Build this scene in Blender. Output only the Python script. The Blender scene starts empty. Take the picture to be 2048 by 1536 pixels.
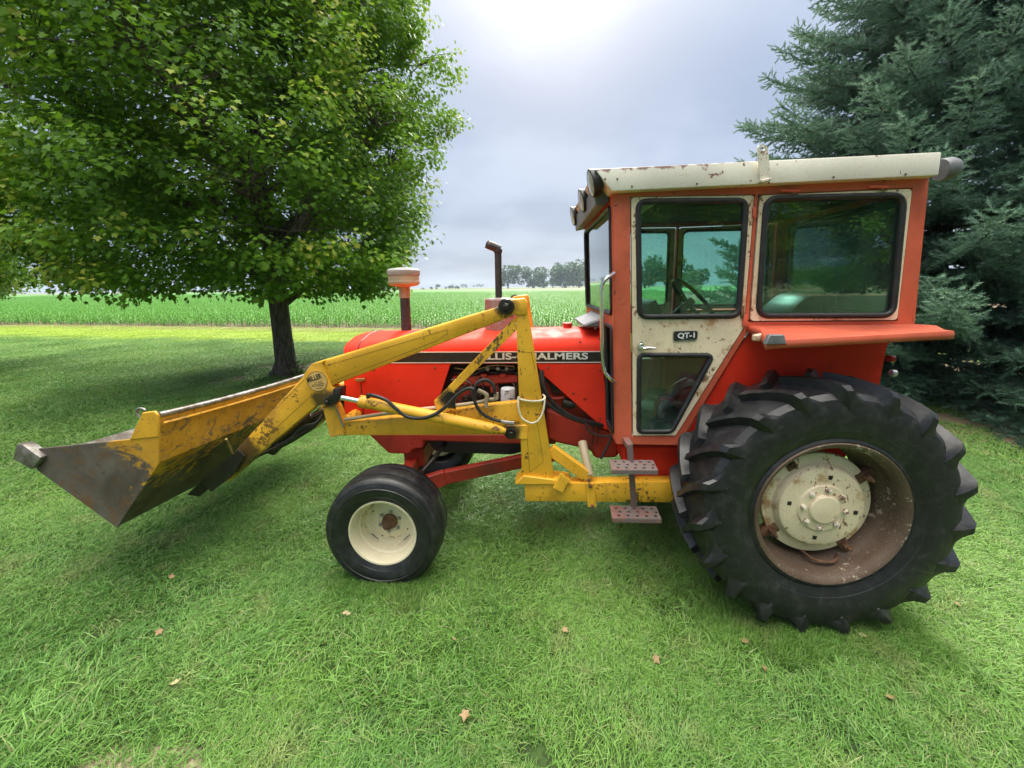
import bpy, bmesh, math, random
import numpy as np
from mathutils import Vector, Matrix
from mathutils.geometry import tessellate_polygon

# ------------------------------------------------------------------ camera, sky, sun, exposure
FPX, CX, CY = 808.15, 1024.0, 695.13            # focal length and principal point in photo pixels
PITCH, YAW, ROLL = 0.1486, -0.0539, -0.0125
CAM = Vector((0.0, -3.0767, 1.847))
def cam_axes():
    f = Vector((math.sin(YAW)*math.cos(PITCH), math.cos(YAW)*math.cos(PITCH), -math.sin(PITCH)))
    r = Vector((math.cos(YAW), -math.sin(YAW), 0)); u = r.cross(f)
    return (math.cos(ROLL)*r + math.sin(ROLL)*u, -math.sin(ROLL)*r + math.cos(ROLL)*u, f)
AR, AU, AF = cam_axes()
sc = bpy.context.scene
col = sc.collection
cd = bpy.data.cameras.new('camera'); cam = bpy.data.objects.new('camera', cd); col.objects.link(cam)
cd.sensor_fit = 'HORIZONTAL'; cd.sensor_width = 36.0; cd.lens = FPX/2048*36
cd.shift_y = -(768-CY)/2048; cd.clip_start = 0.05; cd.clip_end = 6000
cam.matrix_world = Matrix((( AR.x, AU.x, -AF.x, CAM.x), (AR.y, AU.y, -AF.y, CAM.y), (AR.z, AU.z, -AF.z, CAM.z), (0,0,0,1)))
sc.camera = cam
SUN_EL, SUN_AZ = math.radians(37), math.radians(3)       # azimuth from +Y towards +X
sun_dir = Vector((math.sin(SUN_AZ)*math.cos(SUN_EL), math.cos(SUN_AZ)*math.cos(SUN_EL), math.sin(SUN_EL)))
w = bpy.data.worlds.new('World'); sc.world = w; w.use_nodes = True
nt = w.node_tree; nt.nodes.clear(); NN = nt.nodes.new; LK = nt.links.new
def vmath(op, a, b=None, val=False):
    n = NN('ShaderNodeVectorMath'); n.operation = op
    for i, v in enumerate((a, b)):
        if v is None: continue
        if hasattr(v, 'links'): LK(v, n.inputs[i])
        else: n.inputs[i].default_value = v
    return n.outputs['Value'] if val else n.outputs[0]
def fmath(op, a, b=0.0, c=None, clamp=False):
    n = NN('ShaderNodeMath'); n.operation = op; n.use_clamp = clamp
    for i, v in enumerate((a, b) if c is None else (a, b, c)):
        if hasattr(v, 'links'): LK(v, n.inputs[i])
        else: n.inputs[i].default_value = v
    return n.outputs[0]
def mixc(f, a, b):
    n = NN('ShaderNodeMix'); n.data_type = 'RGBA'
    for s, v in ((n.inputs[0], f), (n.inputs[6], a), (n.inputs[7], b)):
        if hasattr(v, 'links'): LK(v, s)
        else: s.default_value = v if isinstance(v, float) else (*v, 1)
    return n.outputs[2]
tc = NN('ShaderNodeTexCoord'); D = vmath('NORMALIZE', tc.outputs['Generated'])
sep = NN('ShaderNodeSeparateXYZ'); LK(D, sep.inputs[0]); dz = fmath('MAXIMUM', sep.outputs[2], 0.0)
inv = fmath('DIVIDE', 1.0, fmath('ADD', dz, 0.22))
cmb = NN('ShaderNodeCombineXYZ'); LK(fmath('MULTIPLY', sep.outputs[0], inv), cmb.inputs[0]); LK(fmath('MULTIPLY', sep.outputs[1], inv), cmb.inputs[1])
def noise_w(scale, detail, off, rough=0.5):
    n = NN('ShaderNodeTexNoise'); n.inputs['Scale'].default_value = scale; n.inputs['Detail'].default_value = detail
    n.inputs['Roughness'].default_value = rough
    LK(vmath('ADD', cmb.outputs[0], off), n.inputs['Vector']); return n.outputs[0]
c1 = noise_w(0.95, 5, (3.1, 7.7, 0), 0.48); c2 = noise_w(2.6, 5, (9.2, 1.4, 2), 0.5)
cl = fmath('ADD', fmath('MULTIPLY', c1, 0.75), fmath('MULTIPLY', c2, 0.25))
mr = NN('ShaderNodeMapRange'); mr.interpolation_type = 'SMOOTHSTEP'
LK(cl, mr.inputs[0]); mr.inputs[1].default_value = 0.41; mr.inputs[2].default_value = 0.59
cloud = mixc(mr.outputs[0], (0.44, 0.565, 0.80), (0.63, 0.765, 1.0))
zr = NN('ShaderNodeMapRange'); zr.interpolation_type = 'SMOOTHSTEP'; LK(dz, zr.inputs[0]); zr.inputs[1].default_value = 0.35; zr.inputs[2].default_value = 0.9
cloud = mixc(zr.outputs[0], cloud, (0.92, 0.88, 0.80))               # unseen overhead sky warmed to take the blue out of the fill light
grad = fmath('ADD', fmath('MULTIPLY_ADD', dz, 0.06, 0.315), fmath('MULTIPLY', fmath('POWER', dz, 6.0), 4.8))   # zenith raised far beyond a natural overcast, added to light the tractor's near side
sky = NN('ShaderNodeTexSky'); sky.sky_type = 'NISHITA'; sky.sun_disc = False
sky.sun_elevation = SUN_EL; sky.sun_rotation = SUN_AZ; sky.air_density = 1.0; sky.dust_density = 2.0
skc = NN('ShaderNodeVectorMath'); skc.operation = 'SCALE'; LK(sky.outputs[0], skc.inputs[0]); skc.inputs[3].default_value = 0.07
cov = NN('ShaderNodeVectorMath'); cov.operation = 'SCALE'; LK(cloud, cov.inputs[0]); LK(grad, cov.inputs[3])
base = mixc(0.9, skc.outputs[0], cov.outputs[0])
ca = vmath('DOT_PRODUCT', D, tuple(sun_dir), val=True)
g1 = fmath('POWER', fmath('MAXIMUM', ca, 0.0), 150.0); g2 = fmath('POWER', fmath('MAXIMUM', ca, 0.0), 14.0)
glow = fmath('ADD', fmath('MULTIPLY', g1, 0.16), fmath('MULTIPLY', g2, 0.008))
gl = NN('ShaderNodeVectorMath'); gl.operation = 'SCALE'; gl.inputs[0].default_value = (1.0, 1.0, 0.96); LK(glow, gl.inputs[3])
tot = vmath('ADD', base, gl.outputs[0])
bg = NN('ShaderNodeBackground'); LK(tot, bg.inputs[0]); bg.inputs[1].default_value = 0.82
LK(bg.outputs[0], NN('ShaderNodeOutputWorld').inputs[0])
sd = bpy.data.lights.new('sun', 'SUN'); sd.energy = 1.5; sd.angle = math.radians(12); sd.color = (1.0, 0.95, 0.87)
so = bpy.data.objects.new('sun', sd); col.objects.link(so); so.rotation_euler = (-sun_dir).to_track_quat('-Z', 'Y').to_euler(); so.location = (0, 8, 12)
sc.view_settings.view_transform = 'Standard'; sc.view_settings.look = 'None'; sc.view_settings.gamma = 1.0
sc.view_settings.exposure = 1.5
sc.render.engine = 'CYCLES'
sc.cycles.use_denoising = True
sc.cycles.max_bounces = 8; sc.cycles.transparent_max_bounces = 24; sc.cycles.diffuse_bounces = 3; sc.cycles.glossy_bounces = 3
sc.cycles.caustics_reflective = False; sc.cycles.caustics_refractive = False; sc.cycles.volume_bounces = 0

# ------------------------------------------------------------------ helpers
ZF = {0: (0, 0, 1), 1: (0, 720, 2.926), 2: (580, 560, 3.103), 3: (1140, 280, 2.56), 4: (1140, 620, 3.338), 5: (1320, 720, 2.844), 6: (620, 880, 4.8), 8: (800, 480, 4.6545), 9: (1140, 290, 7.68)}
def ray(px, py): return AF + AR*((px-CX)/FPX) - AU*((py-CY)/FPX)
def U3(px, py, Y):
    d = ray(px, py); return CAM + d*((Y-CAM.y)/d.y)
def U(px, py, Y):
    p = U3(px, py, Y); return (p.x, p.z)
def G3(px, py, z=0.0):
    d = ray(px, py); return CAM + d*((z-CAM.z)/d.z)
def Q(k, pts, Y):                              # photo points -> (X, Z) on the plane Y
    ox, oy, s = ZF[k]; return [U(ox+x/s, oy+y/s, Y) for x, y in pts]
def Q3(k, pts, Y=None):
    ox, oy, s = ZF[k]
    return [U3(ox+p[0]/s, oy+p[1]/s, p[2] if len(p) > 2 else Y) for p in pts]

def round_poly(pts, r, n=4):
    out = []; N = len(pts)
    for i in range(N):
        p = Vector(pts[i]); a = Vector(pts[i-1]) - p; b = Vector(pts[(i+1) % N]) - p
        rr = r[i] if isinstance(r, (list, tuple)) else r
        t = min(rr, a.length*0.48, b.length*0.48)
        if t < 1e-5: out.append(tuple(p)); continue
        p0 = p + a.normalized()*t; p1 = p + b.normalized()*t
        for j in range(n+1):
            s = j/n; q = p0*(1-s)**2 + p*(2*s*(1-s)) + p1*s*s; out.append(tuple(q))
    return out
def shrink(pts, d):                            # move every edge of a polygon inwards
    N = len(pts); A = sum(pts[i][0]*pts[(i+1) % N][1]-pts[(i+1) % N][0]*pts[i][1] for i in range(N))
    sg = 1 if A > 0 else -1; out = []
    for i in range(N):
        p = Vector(pts[i]); a = (p-Vector(pts[i-1])).normalized(); b = (Vector(pts[(i+1) % N])-p).normalized()
        na = Vector((-a.y, a.x))*sg; nb = Vector((-b.y, b.x))*sg; m = (na+nb); m = m/max(0.3, m.length_squared)*2
        out.append(tuple(p + m*d))
    return out

class MB:
    def __init__(s): s.V = []; s.F = []
    def add(s, V, F, M=None):
        o = len(s.V)
        for v in V:
            v = Vector(v); s.V.append(tuple(M @ v) if M else tuple(v))
        s.F += [tuple(i+o for i in f) for f in F]; return s
    def bev(s, V, F, b, seg=1, M=None):
        bm = bmesh.new(); vs = [bm.verts.new(v) for v in V]
        for f in F:
            try: bm.faces.new([vs[i] for i in f])
            except ValueError: pass
        bmesh.ops.recalc_face_normals(bm, faces=bm.faces[:])
        if b > 0: bmesh.ops.bevel(bm, geom=bm.edges[:], offset=b, segments=seg, affect='EDGES', profile=0.5, clamp_overlap=True)
        bm.verts.index_update()
        s.add([v.co.copy() for v in bm.verts], [[v.index for v in f.verts] for f in bm.faces], M); bm.free(); return s
    def prism(s, pts, y0, y1, b=0.004, seg=1, M=None):            # polygon in XZ pushed along Y
        n = len(pts)
        V = [(x, y0, z) for x, z in pts] + [(x, y1, z) for x, z in pts]
        F = [tuple(range(n)), tuple(range(2*n-1, n-1, -1))] + [(i, (i+1) % n, n+(i+1) % n, n+i) for i in range(n)]
        return s.bev(V, F, b, seg, M)
    def box(s, c, d, b=0.004, M=None, seg=1):
        x, y, z = c; a, e, h = d[0]/2, d[1]/2, d[2]/2
        V = [(x+i*a, y+j*e, z+k*h) for i in (-1, 1) for j in (-1, 1) for k in (-1, 1)]
        F = [(0,1,3,2), (4,6,7,5), (0,4,5,1), (2,3,7,6), (0,2,6,4), (1,5,7,3)]
        return s.bev(V, F, b, seg, M)
    def bar(s, p, q, wid, hei, b=0.004, up=(0, 0, 1)):            # box beam between two points
        p, q = Vector(p), Vector(q); d = q-p; L = d.length; x = d.normalized(); y = Vector(up).cross(x).normalized(); z = x.cross(y)
        M = Matrix(((x.x, y.x, z.x, p.x), (x.y, y.y, z.y, p.y), (x.z, y.z, z.z, p.z), (0,0,0,1)))
        return s.box((L/2, 0, 0), (L, wid, hei), b, M)
    def plate(s, outer, holes, y0, y1):                           # plate with openings
        loops = [outer]+holes; tri = tessellate_polygon([[Vector((x, z, 0)) for x, z in l] for l in loops])
        flat = [p for l in loops for p in l]; n = len(flat)
        V = [(x, y0, z) for x, z in flat] + [(x, y1, z) for x, z in flat]
        F = [tuple(t) for t in tri] + [tuple(i+n for i in reversed(t)) for t in tri]; o = 0
        for l in loops:
            m = len(l); F += [(o+i, o+(i+1) % m, n+o+(i+1) % m, n+o+i) for i in range(m)]; o += m
        return s.bev(V, F, 0)
    def tube(s, pts, r, n=8, closed=False, smooth=0, caps=True):
        P = [Vector(p) for p in pts]
        if smooth:
            Q_ = []; N = len(P); rng = range(N) if closed else range(N-1)
            for i in rng:
                a = P[i-1] if (closed or i > 0) else P[i]; b = P[i]; c = P[(i+1) % N]; d = P[(i+2) % N] if (closed or i+2 < N) else c
                for j in range(smooth):
                    t = j/smooth
                    Q_.append(0.5*((2*b)+(c-a)*t+(2*a-5*b+4*c-d)*t*t+(3*b-a-3*c+d)*t**3))
            if not closed: Q_.append(P[-1])
            P = Q_
        N = len(P); R_ = r if isinstance(r, (list, tuple)) else [r]*N
        if len(R_) != N: R_ = [R_[0]+(R_[-1]-R_[0])*i/(N-1) for i in range(N)]
        V = []; F = []; prev = None
        for i, p in enumerate(P):
            t = (P[(i+1) % N]-P[i-1]) if closed else (P[min(i+1, N-1)]-P[max(i-1, 0)])
            t.normalize()
            if prev is None: prev = t.orthogonal().normalized()
            else:
                prev = prev - t*prev.dot(t)
                prev = prev.normalized() if prev.length > 1e-6 else t.orthogonal().normalized()
            bi = t.cross(prev)
            for k in range(n):
                a = 2*math.pi*k/n; V.append(p + (prev*math.cos(a)+bi*math.sin(a))*R_[i])
        for i in range(N if closed else N-1):
            for k in range(n):
                a, b = i*n+k, i*n+(k+1) % n; c = ((i+1) % N)*n
                F.append((a, b, c+(k+1) % n, c+k))
        if caps and not closed:
            F.append(tuple(reversed(range(n)))); F.append(tuple((N-1)*n+k for k in range(n)))
        return s.add(V, F)
    def lathe(s, prof, o=(0, 0, 0), axis=(0, -1, 0), n=32, closed=False):   # profile of (radius, distance along axis)
        ax = Vector(axis).normalized(); e = ax.orthogonal().normalized(); g = ax.cross(e); o = Vector(o); V = []; F = []
        for r, a in prof:
            for k in range(n):
                t = 2*math.pi*k/n; V.append(o + ax*a + (e*math.cos(t)+g*math.sin(t))*max(r, 1e-4))
        m = len(prof)
        for i in range(m if closed else m-1):
            for k in range(n):
                a, b = i*n+k, i*n+(k+1) % n; c = ((i+1) % m)*n
                F.append((a, b, c+(k+1) % n, c+k))
        return s.add(V, F)
    def cyl(s, p, q, r, n=16, r2=None):
        p, q = Vector(p), Vector(q); L = (q-p).length; r2 = r if r2 is None else r2
        c = min(0.004, r*0.2); return s.lathe([(0, 0), (r-c, 0), (r, c), (r2, L-c), (r2-c, L), (0, L)], p, q-p, n)
    def mesh(s, name, off=(0, 0, 0), ang=32):
        me = bpy.data.meshes.new(name); me.from_pydata([(v[0]-off[0], v[1]-off[1], v[2]-off[2]) for v in s.V], [], s.F)
        bm = bmesh.new(); bm.from_mesh(me); bmesh.ops.recalc_face_normals(bm, faces=bm.faces[:]); bm.to_mesh(me); bm.free()
        me.shade_smooth(); me.set_sharp_from_angle(angle=math.radians(ang)); return me
    def build(s, name, mat, parent=None, ang=32, mirror=False):
        if mirror: s.V = [(v[0], -v[1], v[2]) for v in s.V]
        off = wloc(parent)
        c = Vector([(min(v[i] for v in s.V)+max(v[i] for v in s.V))/2 for i in range(3)]); c.z = min(v[2] for v in s.V)
        me = s.mesh(name, c, ang); o = bpy.data.objects.new(name, me); col.objects.link(o)
        me.materials.append(MAT[mat]); o.location = c-off; o.parent = parent; return o
WL = {}
def wloc(o):
    p = Vector((0, 0, 0))
    while o: p += o.location; o = o.parent
    return p
def empty(name, loc, parent=None):
    o = bpy.data.objects.new(name, None); col.objects.link(o); o.empty_display_size = 0.2
    o.location = Vector(loc)-wloc(parent); o.parent = parent; return o
def tag(o, label=None, cat=None, group=None, kind=None):
    for k, v in (('label', label), ('category', cat), ('group', group), ('kind', kind)):
        if v: o[k] = v
    return o
def inst(name, me, mat, loc, parent=None, rot=None, scale=None):
    o = bpy.data.objects.new(name, me); col.objects.link(o)
    if not me.materials: me.materials.append(MAT[mat])
    o.location = Vector(loc)-wloc(parent); o.parent = parent
    if rot: o.rotation_euler = rot
    if scale: o.scale = scale
    return o
def np_mesh(name, V, F, attrs=None, smooth=False):
    V = np.asarray(V, np.float32); F = np.asarray(F, np.int32); k = F.shape[1]; n = len(F)
    me = bpy.data.meshes.new(name); me.vertices.add(len(V)); me.vertices.foreach_set('co', V.ravel())
    me.loops.add(n*k); me.loops.foreach_set('vertex_index', F.ravel()); me.polygons.add(n)
    me.polygons.foreach_set('loop_start', np.arange(0, n*k, k, dtype=np.int32))
    if smooth: me.polygons.foreach_set('use_smooth', np.ones(n, bool))
    me.update(calc_edges=True)
    for nm, a in (attrs or {}).items():
        at = me.attributes.new(nm, 'FLOAT', 'FACE'); at.data.foreach_set('value', np.asarray(a, np.float32))
    return me

# ------------------------------------------------------------------ materials
MAT = {}
class NT:
    def __init__(s, name):
        s.m = bpy.data.materials.new(name); s.m.use_nodes = True; s.t = s.m.node_tree; s.t.nodes.clear(); MAT[name] = s.m
        s.out = s.t.nodes.new('ShaderNodeOutputMaterial'); s.co = None
    def n(s, ty, ins=None, **kw):
        nd = s.t.nodes.new(ty)
        for k, v in kw.items(): setattr(nd, k, v)
        for k, v in (ins or {}).items(): s.set(nd.inputs[k], v)
        return nd
    def set(s, sock, v):
        if hasattr(v, 'links'): s.t.links.new(v, sock)
        elif isinstance(v, (tuple, list)) and len(v) == 3 and sock.type == 'RGBA': sock.default_value = (*v, 1)
        else: sock.default_value = v
    def coord(s, kind='Object'):
        return s.n('ShaderNodeTexCoord').outputs[kind] if kind != 'World' else s.n('ShaderNodeNewGeometry').outputs['Position']
    def noise(s, scale, detail=4, rough=0.55, co=None, stretch=None, off=(0, 0, 0), dist=0.0):
        co = co or s.coord('World')
        mp = s.n('ShaderNodeMapping', {'Vector': co, 'Location': off, 'Scale': stretch or (1, 1, 1)})
        return s.n('ShaderNodeTexNoise', {'Vector': mp.outputs[0], 'Scale': scale, 'Detail': detail, 'Roughness': rough, 'Distortion': dist}).outputs[0]
    def ramp(s, f, a, b, lo=0.0, hi=1.0):
        return s.n('ShaderNodeMapRange', {0: f, 1: a, 2: b, 3: lo, 4: hi}, interpolation_type='SMOOTHSTEP').outputs[0]
    def math(s, op, a, b=0.0, clamp=False): return s.n('ShaderNodeMath', {0: a, 1: b}, operation=op, use_clamp=clamp).outputs[0]
    def mix(s, f, a, b, mode='MIX'): return s.n('ShaderNodeMix', {0: f, 6: a, 7: b}, data_type='RGBA', blend_type=mode).outputs[2]
    def xyz(s, co=None):
        nd = s.n('ShaderNodeSeparateXYZ', {0: co or s.coord('World')}); return nd.outputs
    def bump(s, h, strength=0.3, dist=0.01): return s.n('ShaderNodeBump', {'Height': h, 'Strength': strength, 'Distance': dist}).outputs[0]
    def bsdf(s, color, rough=0.5, metal=0.0, normal=None, **kw):
        ins = {'Base Color': color, 'Roughness': rough, 'Metallic': metal}
        if normal is not None: ins['Normal'] = normal
        ins.update({k.replace('_', ' '): v for k, v in kw.items()})
        b = s.n('ShaderNodeBsdfPrincipled', ins); return b.outputs[0]
    def done(s, sh): s.t.links.new(sh, s.out.inputs[0]); return s.m
def paint(name, base, wear=(0.06, 0.035, 0.02), chips=0.66, scale=30, fade=0.18, rough=0.38, dirt=0.0, dirtcol=(0.10, 0.075, 0.05), blotch=None, blotchcol=None, coat=0.0, off=(0, 0, 0), toprust=None, spec=0.5, grease=None):
    t = NT(name)
    pale = tuple(min(1, c*(1+fade)+fade*0.06) for c in base); deep = tuple(c*(1-fade*1.2) for c in base)
    c = t.mix(t.ramp(t.noise(2.3, 4, off=off), 0.32, 0.68), deep, pale)
    c = t.mix(t.ramp(t.noise(160, 3), 0.35, 0.75, 0, 0.16), c, wear)
    if blotch is not None:
        bl = t.ramp(t.noise(7, 7, 0.62, off=(4, 2, 9)), blotch, blotch+0.14)
        c = t.mix(t.math('MULTIPLY', bl, 0.85), c, blotchcol)
    clump = t.math('MULTIPLY', t.math('SUBTRACT', t.noise(3.4, 5, 0.6, off=(8, 3, 1)), 0.5), 0.55)       # wear gathers in places
    chip = t.math('MAXIMUM', t.ramp(t.math('ADD', t.noise(scale, 7, 0.68, off=(1.7, 5, 2)), clump), chips+0.015, chips+0.04), t.ramp(t.math('ADD', t.noise(scale*3.1, 4, 0.6, stretch=(1, 1, 0.35), off=off), clump), chips+0.06, chips+0.08))
    c = t.mix(t.math('MULTIPLY', chip, 0.9), c, wear)
    if dirt > 0:
        d = t.ramp(t.noise(4.5, 6, 0.6, stretch=(1, 1, 0.45)), 0.62-dirt*0.35, 0.80-dirt*0.2)
        c = t.mix(t.math('MULTIPLY', d, 0.75), c, dirtcol)
    if toprust:                                   # rust creeping down from the upper edge of the fascia
        X, Y, Z = t.xyz()[:3]
        v = t.math('SUBTRACT', Z, t.math('ADD', t.math('MULTIPLY', X, toprust[0]), toprust[1]))
        v = t.math('ADD', t.math('MULTIPLY', v, 11.0), t.math('MULTIPLY', t.math('SUBTRACT', t.noise(13, 7, 0.68), 0.5), 2.4))
        v = t.math('SUBTRACT', v, t.ramp(X, 0.9, 1.7, 0.0, 0.55))
        c = t.mix(t.math('MULTIPLY', t.ramp(v, -0.16, 0.02), 0.85), c, wear)
    r = t.ramp(t.noise(9, 5), 0.3, 0.7, rough-0.07, rough+0.13)
    r = t.math('MAXIMUM', r, t.math('MULTIPLY', chip, 0.75))
    nb = t.bump(t.math('ADD', t.math('MULTIPLY', chip, -0.5), t.math('MULTIPLY', t.noise(14, 3), 0.6)), 0.12, 0.004)
    if grease:                                    # oily grime spreading from the pins
        for gx, gy, gz, gr in grease:
            P = t.coord('World'); ab = t.n('ShaderNodeVectorMath', {0: P}, operation='ABSOLUTE').outputs[0]; px_ = t.n('ShaderNodeSeparateXYZ', {0: P}).outputs; py_ = t.n('ShaderNodeSeparateXYZ', {0: ab}).outputs[1]
            cv = t.n('ShaderNodeCombineXYZ', {0: px_[0], 1: py_, 2: px_[2]}).outputs[0]
            dd = t.n('ShaderNodeVectorMath', {0: cv, 1: (gx, abs(gy), gz)}, operation='DISTANCE').outputs['Value']
            dd = t.math('ADD', t.math('DIVIDE', dd, gr), t.math('MULTIPLY', t.math('SUBTRACT', t.noise(9, 6, 0.65), 0.5), 1.8))
            c = t.mix(t.ramp(dd, 0.55, 1.05, 0.92, 0.0), c, (0.05, 0.032, 0.018))
    t.done(t.bsdf(c, r, 0.0, nb, Coat_Weight=coat, Coat_Roughness=0.12, Specular_IOR_Level=spec)); return t
RUST = (0.13, 0.05, 0.022)
paint('hood_red', (0.90, 0.040, 0.014), wear=(0.25, 0.02, 0.012), chips=0.69, scale=22, fade=0.10, rough=0.60, spec=0.25)
paint('cab_red', (0.62, 0.112, 0.052), wear=(0.20, 0.05, 0.03), chips=0.645, scale=26, fade=0.16, rough=0.5, dirt=0.12, dirtcol=(0.32, 0.06, 0.03))
paint('fender_red', (0.66, 0.115, 0.055), wear=(0.30, 0.12, 0.09), chips=0.66, scale=22, fade=0.18, rough=0.5)
paint('frame_red', (0.56, 0.042, 0.022), wear=(0.05, 0.025, 0.02), chips=0.64, scale=18, fade=0.2, rough=0.5, dirt=0.45, dirtcol=(0.07, 0.03, 0.025))
paint('yellow', (0.90, 0.455, 0.028), wear=(0.09, 0.05, 0.02), chips=0.60, scale=26, fade=0.14, rough=0.45, dirt=0.30, dirtcol=(0.38, 0.19, 0.03), grease=[(*_p[:1], -0.60, *_p[2:], _r) for _p, _r in ((U3(1013, 614, -0.6), 0.09), (U3(1020, 866, -0.6), 0.09), (U3(650, 802, -0.6), 0.10), (U3(470, 905, -0.6), 0.20), (U3(895, 800, -0.6), 0.09))])
paint('cream', (0.84, 0.70, 0.50), wear=(0.17, 0.06, 0.025), chips=0.61, scale=22, fade=0.12, rough=0.46, blotch=0.515, blotchcol=(0.42, 0.21, 0.07))
paint('cream_clean', (0.80, 0.71, 0.50), wear=(0.16, 0.07, 0.03), chips=0.635, scale=40, fade=0.10, rough=0.4)
_a, _b = U(1191, 335.5, -0.70), U(1892, 301, -0.70); ROOF_S = (_b[1]-_a[1])/(_b[0]-_a[0]); ROOF_0 = _a[1]-ROOF_S*_a[0]
paint('roof_cream', (0.76, 0.72, 0.62), wear=(0.16, 0.045, 0.03), chips=0.635, scale=15, fade=0.10, rough=0.48, off=(3, 1, 2), toprust=(ROOF_S, ROOF_0))
paint('bracket_cream', (0.78, 0.72, 0.60), wear=(0.20, 0.06, 0.035), chips=0.54, scale=38, fade=0.1, rough=0.55)
paint('rim_brown', (0.105, 0.060, 0.037), wear=(0.42, 0.36, 0.27), chips=0.62, scale=30, fade=0.22, rough=0.6, dirt=0.3, dirtcol=(0.07, 0.035, 0.02))
paint('step_red', (0.24, 0.10, 0.08), wear=(0.15, 0.125, 0.12), chips=0.46, scale=30, fade=0.2, rough=0.5)
paint('engine_dark', (0.035, 0.028, 0.026), wear=(0.16, 0.03, 0.02), chips=0.60, scale=24, fade=0.3, rough=0.6)
paint('tan_paint', (0.48, 0.38, 0.25), wear=(0.2, 0.11, 0.05), chips=0.70, scale=30, fade=0.15, rough=0.5)
paint('muffler_grey', (0.30, 0.25, 0.24), wear=(0.18, 0.07, 0.045), chips=0.56, scale=20, fade=0.25, rough=0.6, dirt=0.35, dirtcol=(0.26, 0.12, 0.09))
# steel bucket: yellow paint worn down to dark steel
def bucket_mat(name, side):
    t = NT(name); P = t.coord('World')
    yel = t.mix(t.ramp(t.noise(5, 5), 0.3, 0.7), (0.50, 0.24, 0.014), (0.66, 0.34, 0.03))
    steel = t.mix(t.ramp(t.noise(3.5, 7, 0.65, dist=0.6), 0.3, 0.7), (0.070, 0.052, 0.042), (0.155, 0.125, 0.108))
    rust = t.mix(t.ramp(t.noise(11, 6, 0.7), 0.5, 0.7), steel, (0.17, 0.075, 0.022))
    X, Y, Z = t.xyz(P)[:3]
    swirl = t.noise(5.5, 9, 0.70, dist=1.6, stretch=(1, 1, 1.9))
    if side:
        h = t.math('ADD', t.ramp(X, -2.85, -2.2), t.math('MULTIPLY', t.ramp(Z, 0.75, 1.10), 0.75))
        f = t.math('ADD', h, t.math('MULTIPLY', t.math('SUBTRACT', swirl, 0.5), 2.6)); f = t.ramp(f, 0.86, 1.22)
    else:
        h = t.ramp(Z, 0.30, 1.05)
        f = t.math('ADD', h, t.math('MULTIPLY', t.math('SUBTRACT', swirl, 0.5), 3.4)); f = t.ramp(f, 0.46, 0.90)
    c = t.mix(f, rust, yel)
    ch = t.ramp(t.noise(36, 7, 0.7), 0.60, 0.64); c = t.mix(t.math('MULTIPLY', ch, 0.8), c, (0.06, 0.035, 0.02))
    t.done(t.bsdf(c, t.ramp(t.noise(8, 5), 0.3, 0.7, 0.40, 0.62), 0.0, t.bump(t.noise(26, 6, 0.65), 0.12, 0.004)))
bucket_mat('bucket_side', True); bucket_mat('bucket_back', False)
t = NT('bucket_steel'); c = t.mix(t.ramp(t.noise(5, 7, 0.65), 0.35, 0.65), (0.11, 0.09, 0.085), (0.26, 0.235, 0.235))
t.done(t.bsdf(c, 0.42, 0.35, t.bump(t.noise(30, 5), 0.1, 0.004)))
t = NT('lip_steel'); c = t.mix(t.ramp(t.noise(9, 6, 0.65), 0.4, 0.62), (0.17, 0.145, 0.12), (0.38, 0.36, 0.34))
t.done(t.bsdf(c, 0.4, 0.5, t.bump(t.noise(24, 5), 0.2, 0.005)))
def rubber(name, base, dust, lo=0.48, hi=0.72, amt=0.45, r0=0.42, r1=0.62):
    t = NT(name)
    c = t.mix(t.math('MULTIPLY', t.ramp(t.noise(15, 7, 0.65), lo, hi), amt), base, dust)
    c = t.mix(t.ramp(t.noise(80, 4, 0.6), 0.55, 0.75, 0, 0.3), c, dust)
    t.done(t.bsdf(c, t.ramp(t.noise(12, 4), 0.3, 0.7, r0, r1), 0.0, t.bump(t.math('ADD', t.noise(60, 5), t.math('MULTIPLY', t.noise(9, 4), 2.0)), 0.16, 0.003)))
rubber('tyre', (0.013, 0.0135, 0.0155), (0.095, 0.092, 0.092), 0.46, 0.74, 0.36, 0.30, 0.48); rubber('tyre_front', (0.011, 0.0115, 0.0125), (0.055, 0.055, 0.055), 0.44, 0.70, 0.5, 0.32, 0.5)
rubber('seal', (0.014, 0.014, 0.015), (0.05, 0.05, 0.05)); rubber('hose', (0.017, 0.017, 0.018), (0.055, 0.05, 0.045))
def plain(name, c, rough=0.5, metal=0.0, var=0.15, bump=0.0, **kw):
    t = NT(name); cc = t.mix(t.ramp(t.noise(18, 5), 0.3, 0.7), tuple(x*(1-var) for x in c), tuple(min(1, x*(1+var)) for x in c))
    t.done(t.bsdf(cc, rough, metal, t.bump(t.noise(60, 4), bump, 0.003) if bump else None, **kw))
plain('chrome', (0.75, 0.76, 0.78), 0.16, 1.0, 0.08); plain('rod_chrome', (0.80, 0.81, 0.83), 0.14, 1.0, 0.05)
plain('steel', (0.32, 0.31, 0.30), 0.42, 0.8, 0.2); plain('rusty', (0.15, 0.075, 0.04), 0.75, 0.1, 0.45, 0.3)
plain('greasy', (0.022, 0.018, 0.015), 0.35, 0.2, 0.4, 0.3); plain('black', (0.02, 0.02, 0.021), 0.5, 0, 0.25)
plain('stack_black', (0.045, 0.036, 0.036), 0.55, 0.1, 0.35, 0.1); plain('grey_paint', (0.16, 0.165, 0.18), 0.5, 0.1, 0.25, 0.1); plain('cap_white', (0.36, 0.34, 0.32), 0.5, 0, 0.12)
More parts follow.
